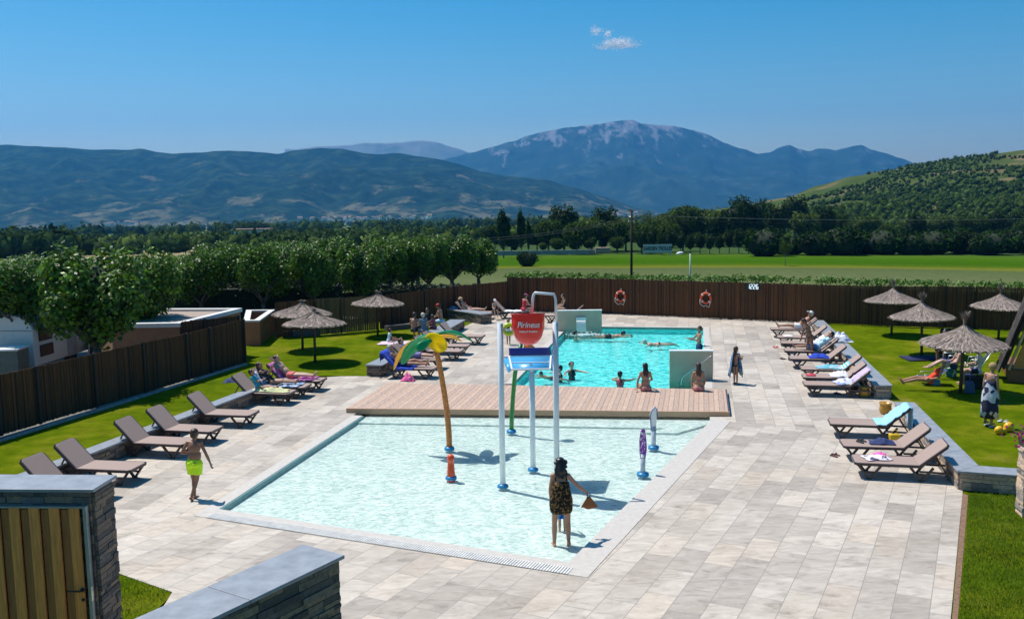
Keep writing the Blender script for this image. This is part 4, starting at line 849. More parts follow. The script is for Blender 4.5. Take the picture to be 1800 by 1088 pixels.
# low wall + rubble at the meadow's far left
a=WD(850,447,140); c=WD(1046,441,140); b=MB(); b.box(((a.x+c.x)/2,140,a.z+.1),((c.x-a.x),.3,.65)); tag(b.build('field_wall',mat('grey_wall',(.22,.22,.23),.9,.2,2)),'long low grey wall at the far side of the meadow left of the utility pole','wall')
q=WD(1060,441,139); b=MB(); b.prism([(q.x-1.1,139),(q.x+1.1,139),(q.x+1.1,140.2),(q.x-1.1,140.2)],q.z-.3,q.z+.45); tag(b.build('brick_stack',mat('brick_pile',(.36,.22,.18),.9,.3,3)),'small reddish stack at the end of the grey meadow wall','brick stack')
# small cloud: loose wisps of tiny pale flakes
cm=mat('cloud_wisp',(.97,.97,.97),1,.0,trans=.5,spec=0); n=cm.node_tree; oo=n.nodes['Material Output']; ms=oo.inputs[0].links[0].from_socket; tr_=N(n,'ShaderNodeBsdfTransparent'); mm=N(n,'ShaderNodeMixShader',i_0=.45); L(n,tr_.outputs[0],mm.inputs[1]); L(n,ms,mm.inputs[2]); L(n,mm.outputs[0],oo.inputs[0])
def wisp(px,py,parts,lab):
    q=WD(px,py,9000); b=MB(); rg2=random.Random(px)
    for cx_,cz_,sx2,sz2,k in parts:
        for i in range(k*3):
            c=Vector((cx_+rg2.gauss(0,sx2),rg2.gauss(0,60),cz_+rg2.gauss(0,sz2))); a=Vector((rg2.gauss(0,1),rg2.gauss(0,1),rg2.gauss(0,1))).normalized(); u=a.orthogonal().normalized(); w_=a.cross(u); k2=rg2.uniform(3,7); b.add([c+u*k2*1.8,c+w_*k2,c-u*k2*1.8,c-w_*k2],[(0,1,2,3)])
    o=b.build('cloud',cm); o.location=q; tag(o,lab,'cloud')
wisp(1086,77,[(0,0,70,18,420),(-60,10,30,14,110),(35,18,45,14,140),(95,-22,50,7,90),(-125,-32,38,7,70)],'small bright wispy cloud high above the big mountain')
wisp(1048,56,[(0,0,24,12,60),(-20,20,14,14,20)],'tiny faint puff of cloud up left of the bright wispy one'); wisp(1068,60,[(0,0,16,15,55)],'tiny faint puff of cloud just above the bright wispy one')
# ------------------------------------------------------------ caravan and flat roofed block
cv=empty('caravan',Vector((0,0,0)),0,'white touring caravan with dark windows parked beyond the left fence under the trees','caravan')
a=W(62,676,0); a=WD(62,640,33.2); a.z=0; ang=R(6)
cv.location=(a.x,a.y,0); cdir=(WD(160,600,37.2)-WD(57,600,33.2)); ang=math.atan2(cdir.y,cdir.x); cv.rotation_euler=(0,0,ang)
# local x: along the side away from the front corner; local y: away to the left
Lc,Wc,z0_,z1_=5.2,2.1,.45,2.15
b=MB(); prof=[(0,z0_),(0,1.75),(.10,2.0),(.35,2.2),(.75,2.3),(1.05,2.33),(1.35,2.3),(1.75,2.2),(2.0,2.0),(2.1,1.75),(2.1,z0_)]
n_=len(prof); vs=[(0,y,z) for y,z in prof]+[(Lc,y,z) for y,z in prof]; b.add(vs,[(i,i+1,n_+i+1,n_+i)[::1] for i in range(n_-1)]+[tuple(range(n_))[::-1],tuple(range(n_,2*n_)),(0,n_,2*n_-1,n_-1)])
b.build('body',mat('caravan_white',(.62,.64,.62),.35,.03),cv,bevel=.03)
DW=mat('dark_window',(.012,.016,.022),.12)
for (x,z,w_,h_,face) in ((.75,1.55,.85,.5,0),(.78,.95,.85,.42,0),(3.9,1.5,.9,.55,0)):
    b=MB(); b.box((x,-.012,z),(w_,.03,h_)); f=b.build('window',mat('rubber_seal',(.03,.03,.03),.6),cv); b=MB(); b.box((x,-.032,z),(w_-.09,.014,h_-.09)); b.build('pane',DW,f,bevel=.005)
b=MB(); b.box((2.5,-.02,1.2),(.65,.03,1.5)); dr=b.build('door',mat('caravan_door',(.35,.38,.42),.4),cv); b=MB(); b.box((2.25,-.05,1.2),(.03,.04,.12)); b.build('handle',mat('black_steel',(.012,.012,.014),.35),dr)
b=MB(); b.box((Lc/2,-.012,1.78),(Lc,.02,.04)); b.box((-.012,1.05,1.74),(.02,2.0,.035)); b.build('trim',mat('trim_grey',(.3,.32,.3),.5),cv); b=MB(); b.box((.35,-.02,1.92),(.4,.03,.14)); b.build('vent',mat('trim_grey',(.3,.32,.3)),cv)
for x in(2.5,): b=MB(); b.tube([(x,-.02,.32),(x,.16,.32)],.3,18); wl_=b.build('wheel',mat('tyre',(.02,.02,.02),.8),cv)
b=MB(); b.prism([(1.6,.5),(3.4,.5),(3.4,1.6),(1.6,1.6)],2.26,2.5); b.build('roof_locker',mat('caravan_white',(.62,.64,.62)),cv,bevel=.04)
# awning beside it
aw=empty('awning',(WD(186,600,36.5).x,36.5,0),R(12),'dark blue grey awning tent beside the caravan','awning'); b=MB(); b.add([(-.6,0,0),(1.3,0,0),(1.3,0,1.6),(-.6,0,1.95),(-.6,1.8,0),(1.3,1.8,0),(1.3,1.8,1.6),(-.6,1.8,1.95)],[(0,1,2,3),(5,4,7,6),(1,5,6,2),(4,0,3,7),(3,2,6,7),(0,4,5,1)]); b.build('canvas',mat('awning_canvas',(.035,.05,.085),.8,.15,4),aw)
b=MB(); b.tube([(-.66,-.06,0),(-.5,-.06,2.0)],.03,8); b.build('pole',WHT,aw)
# white topped box at the far left
bx_=empty('storage_box',WD(-6,650,31.8),R(4),'low grey green box with white lid beside the caravan front','storage box'); bx_.location.z=0; b=MB(); b.box((0,.5,.62),(1.4,.9,1.24)); b.build('body',mat('box_green',(.13,.15,.12),.6),bx_,bevel=.02); b=MB(); b.box((0,.5,1.27),(1.5,1.0,.07)); b.build('lid',WHT,bx_,bevel=.02)
# flat roofed block
bd=empty('flat_roofed_block',(0,0,0),0,'low ochre rendered block with flat gravel roof and white parapet edge','building')
Z=1.85; r0=WD(196,577,33.6); r1=WD(316,577.5,33.6); r2=WD(423,552,37.9); r3=WD(150,552,38.5)
for q in(r0,r1,r2,r3): q.z=0
Wm=mat('ochre_render',(.34,.165,.09),.9,.08,3,.15); 
b=MB(); b.prism([r0,r1,r2,r3],-.3,Z-.12); b.build('wall',Wm,bd)
def inset(P_,d):
    n=len(P_); out=[]
    for i in range(n):
        a,b_,c=P_[i-1],P_[i],P_[(i+1)%n]; t1=(b_-a).normalized(); t2=(c-b_).normalized(); n1=Vector((-t1.y,t1.x,0)); n2=Vector((-t2.y,t2.x,0)); out.append(inter(a+n1*d,b_+n1*d,b_+n2*d,c+n2*d))
    return out
ins=inset([r0,r1,r2,r3],.22); b=MB(); b.prism(inset([r0,r1,r2,r3],.2),Z-.118,Z-.06); b.build('gravel_roof',mat('roof_gravel',(.36,.285,.235),.95,.18,30,.8),bd)
b=MB(); R4=[r0,r1,r2,r3]; ot=inset(R4,-.05)
for i in range(4): b.prism([ot[i],ot[(i+1)%4],ins[(i+1)%4],ins[i]],Z-.11,Z+.04)
b.build('parapet',mat('white_coping',(.70,.69,.67),.6,.04),bd)
# bin enclosure beyond
en=empty('bin_enclosure',(0,0,0),0,'small ochre walled enclosure with white top and wooden slat door by the left lawn','enclosure'); e0=WD(431,600,40.2); e1=WD(457,600,40.2); e2=WD(484,590,44.0); e3=WD(436,590,44.0)
for q in(e0,e1,e2,e3): q.z=0
E4=[e0,e1,e2,e3]; ii=inset(E4,.2); b=MB()
for i in range(4): b.prism([E4[i],E4[(i+1)%4],ii[(i+1)%4],ii[i]],-.3,1.02)
b.build('wall',Wm,en); o2=inset(E4,-.03); i2=inset(E4,.23); b=MB()
for i in range(4): b.prism([o2[i],o2[(i+1)%4],i2[(i+1)%4],i2[i]],1.02,1.09)
b.build('coping',mat('white_coping',(.7,.69,.67)),en); t=(e2-e1).normalized(); nn=Vector((t.y,-t.x,0)); b=MB(); d_=(e2-e1).length
for i in range(11): c=e1+t*(.25+i*(d_-.5)/10)+nn*.03; b.box((c.x,c.y,.5),(.09,.03,.95),Matrix.Rotation(math.atan2(t.y,t.x),3,'Z'))
b.build('slat_door',mat('orange_slats',(.30,.13,.045),.7,.2,5),en)
# ------------------------------------------------------------ timber hut at the right edge
hu=empty('timber_hut',W(1773,672),R(-23),'slanting timber play hut with shingled roof, cut by the right edge','hut')
TW=mat('larch_boards',(.60,.26,.075),.7,.14,3,.2,stretch=(.6,.6,8)); SH=mat('dark_shingle',(.05,.035,.028),.9,.3,8,.6,island=.5)
b=MB(); b.add([(0,0,.0),(1.8,0,.0),(1.8,0,.42),(-.02,0,.42),(0,2.6,0),(1.8,2.6,0),(1.8,2.6,.42),(-.02,2.6,.42)],[(0,1,2,3),(5,4,7,6),(1,5,6,2),(4,0,3,7),(3,2,6,7),(0,4,5,1)]); b.build('base',mat('hut_base',(.20,.075,.035),.7,.15,4),hu)
b=MB(); b.add([(.10,.10,.44),(2.5,.10,.44),(2.5,.10,4.2),(1.35,.10,4.2),(.10,.16,.44),(2.5,.16,.44),(2.5,.16,4.2),(1.35,.16,4.2)],[(0,1,2,3),(5,4,7,6),(1,5,6,2),(4,0,3,7),(3,2,6,7),(0,4,5,1)]); b.build('front_wall',TW,hu)
b=MB(); b.bar((-.02,-.02,.42),(1.25,-.02,4.4),.07,.16,(0,1,0)); b.build('barge_board',mat('pale_board',(.62,.34,.16),.7,.1,4),hu)
b=MB(); b.box((.95,.06,.9),(.7,.05,.9)); b.build('doorway_shade_panel',mat('opening_shade',(.01,.008,.007),.9),hu)  # near-black slab, its colour stands in for the dark inside an opening
b=MB(); b.bar((-.16,.55,.42),(1.12,.55,4.4),.06,1.1,(0,1,0)); b.cur=0
for k in range(26):
    u=k/26; x=-.26+1.27*u; z=.42+3.98*u
    for j in range(6): b.box((x-.02,-.02+j*.2,z),(.05,.185,.2),Matrix.Rotation(R(17),3,'Y'))
b.build('shingle_roof',SH,hu)
# ------------------------------------------------------------ walls standing in the swimming pool
TEAL=mat('waterfall_wall_paint',(.55,.39,.28),.5,.06,3); TOPW=mat('white_cap',(.74,.74,.72),.5,.03)
def pool_wall(label,a,c,h,name='pool_wall',z0=-.4):
    t=(c-a).normalized(); nn=Vector((-t.y,t.x,0)); r=empty(name,a,math.atan2(t.y,t.x),label,'wall'); l=(c-a).length
    b=MB(); b.box((l/2,.1,(h+z0)/2),(l,.2,h-z0)); b.build('panel',TEAL,r); b=MB(); b.box((l/2,.1,h+.012),(l+.03,.24,.03)); b.build('cap',TOPW,r); return r,l
wf,l=pool_wall('grey green waterfall wall at the far left corner of the swimming pool',W(980,582.5),W(1058,581.5),.94,'waterfall_wall')
b=MB(); b.box((l*.53,-.06,.58),(.46,.14,.13)); b.build('spout',WHT,wf)
rw,l2=pool_wall('pale grey wall with diagonal handrail beside the pool entry steps',W(1177,668),W(1253,668.5),.98,'steps_wall',-.4)
b=MB(); b.tube([(l2-.06,-.12,.86),(l2-.1,-.12,.84),(.42,-.12,.12),(.32,-.12,-.35)],.018,8); b.build('handrail',mat('polished_steel',(.7,.7,.7),.2,metal=.9),rw)
FOAM=mat('water_foam',(.85,.9,.9),.6,.03)
b=MB(); rg=random.Random(3); wc=W(1030,587)
for i in range(240):
    q=Vector((rg.gauss(0,.42),rg.gauss(0,.14),rg.uniform(-.01,.02)*(1 if i<190 else 6))); b.ell(q,(rg.uniform(.012,.04),)*2+(rg.uniform(.005,.02),),None,5,4)
o=b.build('splash',FOAM); o.location=(wc.x,wc.y,-.03); tag(o,'white foam where the spout of the waterfall wall hits the pool','splash',None,'stuff')
b=MB()
for k in range(26): x=-.2+.4*k/25+rg.uniform(-.006,.006); b.tube([(x,0,.5),(x,-.05,.46),(x*1.04,-.11,.3),(x*1.08,-.15,0)],.006,5)
o=b.build('water_jet',FOAM); s0=wf.matrix_world; cw=wf.location; o.location=cw+PA*(l*.53)+Vector((0,-.13,.03)); o.rotation_euler=wf.rotation_euler; tag(o,'thin curtain of water falling from the waterfall wall spout','water curtain',None,'stuff')
# ------------------------------------------------------------ water play tower
WP=mat('white_pole_paint',(.66,.71,.73),.28,.02,coat=.3); BLU=mat('blue_flange',(.02,.22,.45),.35); RED=mat('red_bucket',(.78,.012,.010),.28,.05,3,coat=.4)
p1=W(884,852); p2=W(937,823); p3=W(979,850); tw=empty('water_play_tower',p2*.0+Vector((p2.x,p2.y,0)),0,'water play tower on white poles with a red tipping bucket and blue spill board','play structure'); O=tw.location.copy()
zt=WD(878,568,p1.y).z; z2=WD(935,652,p2.y).z
for p,t in((p1,zt),(p2,z2),(p3,zt)):
    q=p-O; b=MB(); b.tube([(q.x,q.y,-.2),(q.x,q.y,t*.5),(q.x,q.y,t)],[.064]*3,20); pl=b.build('pole',WP,tw)
    b=MB(); b.lathe([(0,-.05),(.125,-.05),(.125,-.02),(.10,.01),(.066,.03),(.0,.03)],24,(q.x,q.y,0)); 
    for k in range(6): b.box((q.x+(.10*math.cos(k*1.05)),q.y+.10*math.sin(k*1.05),.0),(.025,.025,.03))
    b.build('flange',BLU,pl)
zc=WD(900,579,p1.y).z; q1=p1-O; q3=p3-O
b=MB(); b.tube([(q1.x,q1.y,zc),(q3.x,q3.y,zc)],.013,10); b.build('crossbar',mat('polished_steel',(.7,.7,.7)),tw)
bc=WD(928.5,579,p1.y)-O; rb=.345; hb=.33
bk=MB(); prof=[(0,-hb),(.10,-hb+.005),(.18,-hb+.035),(.25,-hb+.10),(.30,-hb+.19),(.33,-hb+.30),(.345,-.0),(.352,.14),(.355,hb-.03),(.362,hb),(.345,hb),(.335,.14),(.325,0),(.29,-hb+.2),(.2,-hb+.07),(0,-hb+.03)]
bk.lathe(prof,40); bo=bk.build('bucket',RED,tw); bo.location=bc; bo.rotation_euler=(R(-6),0,0); bo.scale=(1,.8,1)
def wrap(s,size,z,shear,bold,maxw):
    me=text_mesh(s,size,.004,shear,bold); w_=max(v.co.x for v in me.vertices)-min(v.co.x for v in me.vertices); k=maxw/w_
    for v in me.vertices:
        x=v.co.x*k; a=x/rb; zz=v.co.y*k*1.12+z; rr_=interp([(pz_,pr) for pr,pz_ in prof[1:10]],zz)+.003+v.co.z; v.co=Vector((rr_*math.sin(a),-rr_*math.cos(a),zz))
    me.materials.append(WHT); return me
link('lettering',wrap('Pirineus',.17,.10,.25,.0015,.50),bo); link('small_lettering',wrap('Camping & Bungalows',.06,-.035,0,.0008,.42),bo)
b=MB(); b.lathe([(.355,hb-.01),(.372,hb-.01),(.372,hb+.012),(.355,hb+.012)],40); b.build('rim',mat('red_rim',(.60,.02,.02),.3),bo)
# spill board: sloping panel in sunlit blue, white tubular frame, back board darkened as unlit
LB=mat('blue_panel_lit',(.07,.40,.74),.3,.04,coat=.3); DB=mat('blue_panel_unlit',(.004,.02,.22),.3,.04,coat=.3)
cb=WD(932.5,638,20.9)-O; cx,cy=cb.x,cb.y; zb_=WD(932,627,21.35).z; zf_=WD(932,650,20.45).z
b=MB(); A=[(cx-.46,cy+.45,zb_),(cx+.46,cy+.45,zb_),(cx+.40,cy-.45,zf_),(cx-.40,cy-.45,zf_)]; b.sheet([[A[0],A[1]],[A[3],A[2]]],.02); b.build('spill_board',LB,tw)
for s in(-1,1):
    b=MB(); b.sheet([[(cx+s*.50,cy+.45,zb_-.01),(cx+s*.62,cy+.44,zb_-.06)],[(cx+s*.44,cy-.45,zf_-.01),(cx+s*.50,cy-.40,zf_-.06)]],.02); b.build('side_wing',LB,tw)
b=MB(); 
for u in(0.0,.52,1.0):
    y=cy+.45-.9*u; z=zb_+(zf_-zb_)*u+.014; hw=.48-.06*u; b.bar((cx-hw,y,z),(cx+hw,y,z),.035,.03)
for s in(-1,1): b.bar((cx+s*.48,cy+.45,zb_+.014),(cx+s*.42,cy-.45,zf_+.014),.035,.03)
b.build('white_frame',WHT,tw)
b=MB(); b.box((cx,cy+.50,zb_+.10),(.96,.03,.20)); b.build('back_board',DB,tw); b=MB(); b.bar((cx-.60,cy+.46,zb_-.005),(cx+.60,cy+.46,zb_-.005),.03,.03); b.bar((q3.x*0+cx,cy-.2,zb_-.06),(0,0,z2-.02),.05); b.build('carrier',mat('grey_carrier',(.40,.45,.5),.4),tw)
# feed pipe
q=lambda px,py: WD(px,py,p3.y)-O
b=MB(); a,c,d,e=q(978,567),q(976.5,520),q(937,517),q(935,552); pts=[a,a.lerp(c,.85),c+Vector((-.02,0,.0)),c.lerp(d,.06)+Vector((0,0,.03)),d.lerp(c,.08)+Vector((0,0,.03)),d+Vector((.02,0,0)),d.lerp(e,.2),e]; b.tube(pts,.029,12); b.build('feed_pipe',WP,tw)
# ------------------------------------------------------------ water palm
pm=empty('water_palm',W(790,787),0,'water palm with leaning brown trunk, green and yellow leaves and yellow disc','play structure'); O=pm.location.copy(); Y0=O.y
def pt(px,py,dy=0): return WD(px,py,Y0+dy)-O
b=MB(); b.tube([pt(790,790),pt(789,760),pt(786,725),pt(781,690),pt(775,655),pt(770,630),pt(764,604)],[.075,.074,.072,.07,.068,.065,.062],16); b.build('trunk',mat('palm_trunk_paint',(.55,.17,.025),.45,.25,14,.35,coat=.2),pm)
b=MB(); b.lathe([(0,-.05),(.13,-.05),(.13,-.015),(.11,.03),(0,.04)],20); b.build('flange',BLU,pm)
GRN=mat('leaf_green_plastic',(.012,.34,.12),.35,.05,3,trans=.4,coat=.2); YEL=mat('leaf_yellow_plastic',(.85,.50,.02),.35,.05,3,trans=.4,coat=.2); YD=mat('disc_yellow',(.95,.78,.01),.4,.03,3,trans=.75)
def leaf(pts,wid,m,dirw=(0,1,0),name='leaf'):
    b=MB(); g=[]; n=len(pts); dw=Vector(dirw).normalized()
    P_=[]
    for i in range(17):
        t=i/16*(n-1); k=min(int(t),n-2); f=t-k; p0=pts[max(k-1,0)];p1_=pts[k];p2_=pts[k+1];p3_=pts[min(k+2,n-1)]
        P_.append(.5*((2*p1_)+(p2_-p0)*f+(2*p0-5*p1_+4*p2_-p3_)*f*f+(3*p1_-p0-3*p2_+p3_)*f**3))
    for i,c in enumerate(P_):
        u=i/16; w_=wid*(math.sin(math.pi*min(1,(u+.08)*.95))**.6)*.5+.004; row=[]
        for j in range(5): s=(j-2)/2; row.append(c+dw*(w_*s)-Vector((0,0,1))*abs(s)*w_*.35)
        g.append(row)
    b.sheet(g,.014); return b.build(name,m,pm)
leaf([pt(760,592),pt(738,597),pt(719,613),pt(706,640)],.46,GRN,(.5,.75,-.45)); leaf([pt(758,590,.2),pt(722,600,.25),pt(703,620,.3),pt(692,650,.35)],.20,YEL,(.5,.8,-.2))
leaf([pt(758,594,-.1),pt(744,600,-.25),pt(740,616,-.35)],.34,GRN,(.9,.3,0)); leaf([pt(757,588,.2),pt(740,590,.6),pt(728,600,.9)],.30,GRN,(.4,.3,.1))
leaf([pt(762,588,.1),pt(785,581,.35),pt(808,584,.5),pt(830,599,.6)],.44,GRN,(.1,.9,-.3)); leaf([pt(764,590,-.05),pt(785,588,.0),pt(800,591,.1),pt(812,600,.15)],.34,YEL,(.1,.9,-.3)); leaf([pt(764,589,.1),pt(780,586,.2),pt(798,589,.3),pt(808,597,.3)],.16,GRN,(.1,.9,-.3))
leaf([pt(762,589,.2),pt(770,584,.7),pt(775,588,1.05)],.34,GRN,(.9,-.2,0))
b=MB(); b.smooth=True; g=[]; cD=pt(764,602,-.16); ux=Vector((.80,-.25,-.54)).normalized(); uy=Vector((.42,-.35,.62)).normalized(); nD=ux.cross(uy).normalized()
for i in range(7):
    r_=i/6; row=[]
    for k in range(25): a=2*math.pi*k/24; rr_=r_*(1+.08*math.cos(a)); row.append(cD+ux*(.31*rr_*math.cos(a))+uy*(.25*rr_*math.sin(a))+nD*(-.05*r_*r_))
    g.append(row)
b.sheet(g,.02); b.build('yellow_disc',YD,pm)
# green arched nozzle with orange flower behind the bucket
gn=empty('water_arch_nozzle',W(899,757),0,'curved green spray pole with orange bell behind the red bucket','play structure'); O=gn.location.copy(); Y0=O.y
b=MB(); b.tube([pt(899,760),pt(899.5,735),pt(901.5,700),pt(905,660),pt(910,628),pt(916,606)],[.062,.062,.06,.058,.055,.05],14); b.build('pole',mat('green_pole_paint',(.01,.20,.03),.3,.05,3,coat=.3),gn); b=MB(); b.lathe([(0,-.05),(.13,-.05),(.13,-.015),(.11,.03),(0,.04)],20); b.build('flange',BLU,gn)
b=MB(); b.lathe([(.05,.12),(.07,.06),(.10,-.04),(.17,-.14),(.16,-.14),(.09,-.03),(.04,.1)],22,pt(927,604),Matrix.Rotation(R(-14),3,'Y')); b.build('bell',mat('orange_plastic',(.85,.19,.01),.35,coat=.2),gn); b=MB(); b.tube([pt(916,606),pt(920,600),pt(927,601)],.04,10); b.build('elbow',mat('green_pole_paint',(.01,.2,.03)),gn)
# little orange sprayer and two paddle sprayers
os_=empty('orange_sprayer',W(793,838),0,'short orange spray cone in the paddling pool just in front of the palm','play structure'); b=MB(); b.lathe([(0,-.1),(.095,-.1),(.092,.05),(.075,.30),(.062,.36),(.078,.37),(.085,.42),(.075,.49),(.04,.52),(0,.52)],22); b.build('cone',mat('orange_red_plastic',(.70,.07,.01),.35,coat=.2),os_); b=MB(); b.lathe([(0,-.05),(.13,-.05),(.13,-.015),(.12,.02),(.0,.03)],20); b.build('flange',BLU,os_)
def paddle(px,py,lab,hp,hd,m_,m2,foot):
    r=empty('spray_paddle',W(px,py),0,lab,'play structure'); b=MB(); b.tube([(0,0,-.15),(0,0,hp)],.058,16); b.build('post',mat('grey_post_paint',(.52,.56,.60),.3,coat=.2),r); b=MB(); b.lathe([(0,-.05),(.14,-.05),(.14,-.015),(.13,.02),(.0,.03)],22); b.build('flange',BLU,r)
    b=MB(); b.lathe([(.062,hp*.8),(.066,hp*.8),(.066,hp*.83),(.062,hp*.83)],16); b.build('seam',mat('seam_dark',(.1,.1,.12),.6),r)
    pts=[(-.075,0),(-.085,.2),(-.10,.38),(-.06,hd*.85),(0.02,hd),(.07,hd*.88),(.075,.35),(.06,.1),(.05,0)] if foot else [(-.06,0),(-.075,.15),(-.08,hd*.6),(-.05,hd*.92),(0,hd),(.05,hd*.94),(.08,hd*.6),(.09,.2),(.06,0)]
    b=MB(); n=len(pts); vs=[(x,-.03,z+hp-.1) for x,z in pts]+[(x,.03,z+hp-.1) for x,z in pts]; b.add(vs,[tuple(range(n)),tuple(range(n,2*n))[::-1]]+[(i,(i+1)%n,n+(i+1)%n,n+i)[::-1] for i in range(n)]); o=b.build('paddle',m_,r,bevel=.012)
    b=MB()
    if foot: b.tube([(x*1.02,-.035,z+hp-.1) for x,z in pts[:7]],.012,6)
    else:
        rg=random.Random(2)
        for i in range(26): z=rg.uniform(.12,hd*.9); b.ell((rg.uniform(-.055,.055),-.031,z+hp-.1),(rg.uniform(.005,.012),.005,rg.uniform(.01,.035)),None,6,4)
    b.build('trim' if foot else 'spots',m2,o); r.rotation_euler=(0,0,R(10 if foot else -15))
paddle(1130,832,'purple spotted spray paddle on a grey post, nearer the woman',.46,.68,mat('purple_plastic',(.24,.03,.33),.35,coat=.2),WHT,False)
paddle(1149,785,'white spray paddle with blue outline on a grey post by the deck',.52,.60,WHT,mat('navy_trim',(.02,.05,.25),.4),True)
# ------------------------------------------------------------ people
V=Vector
SK=[mat('skin_tan',(.40,.20,.12),.5,.06,9),mat('skin_fair',(.55,.33,.235),.5,.06,9),mat('skin_brown',(.27,.13,.075),.5,.06,9)]
HB=mat('hair_black',(.008,.006,.006),.4,.3,30); HD=mat('hair_brown',(.045,.022,.012),.5,.3,30); HL=mat('hair_blonde',(.33,.22,.085),.7,.4,60); HG=mat('hair_grey',(.45,.42,.38),.6,.2,30)
EYE=mat('eye_dark',(.02,.015,.012),.3); LIP=mat('lips',(.35,.09,.07),.5)
def remesh(b,m,vox,it=4,name='body'):
    o=b.build(name,m); r=o.modifiers.new('r','REMESH'); r.mode='VOXEL'; r.voxel_size=vox; r.use_smooth_shade=True
    s=o.modifiers.new('s','SMOOTH'); s.factor=.5; s.iterations=it
    dg=bpy.context.evaluated_depsgraph_get(); me=bpy.data.meshes.new_from_object(o.evaluated_get(dg)); bpy.data.objects.remove(o)
    for pl in me.polygons: pl.use_smooth=True
    if not me.materials: me.materials.append(m)
    return me
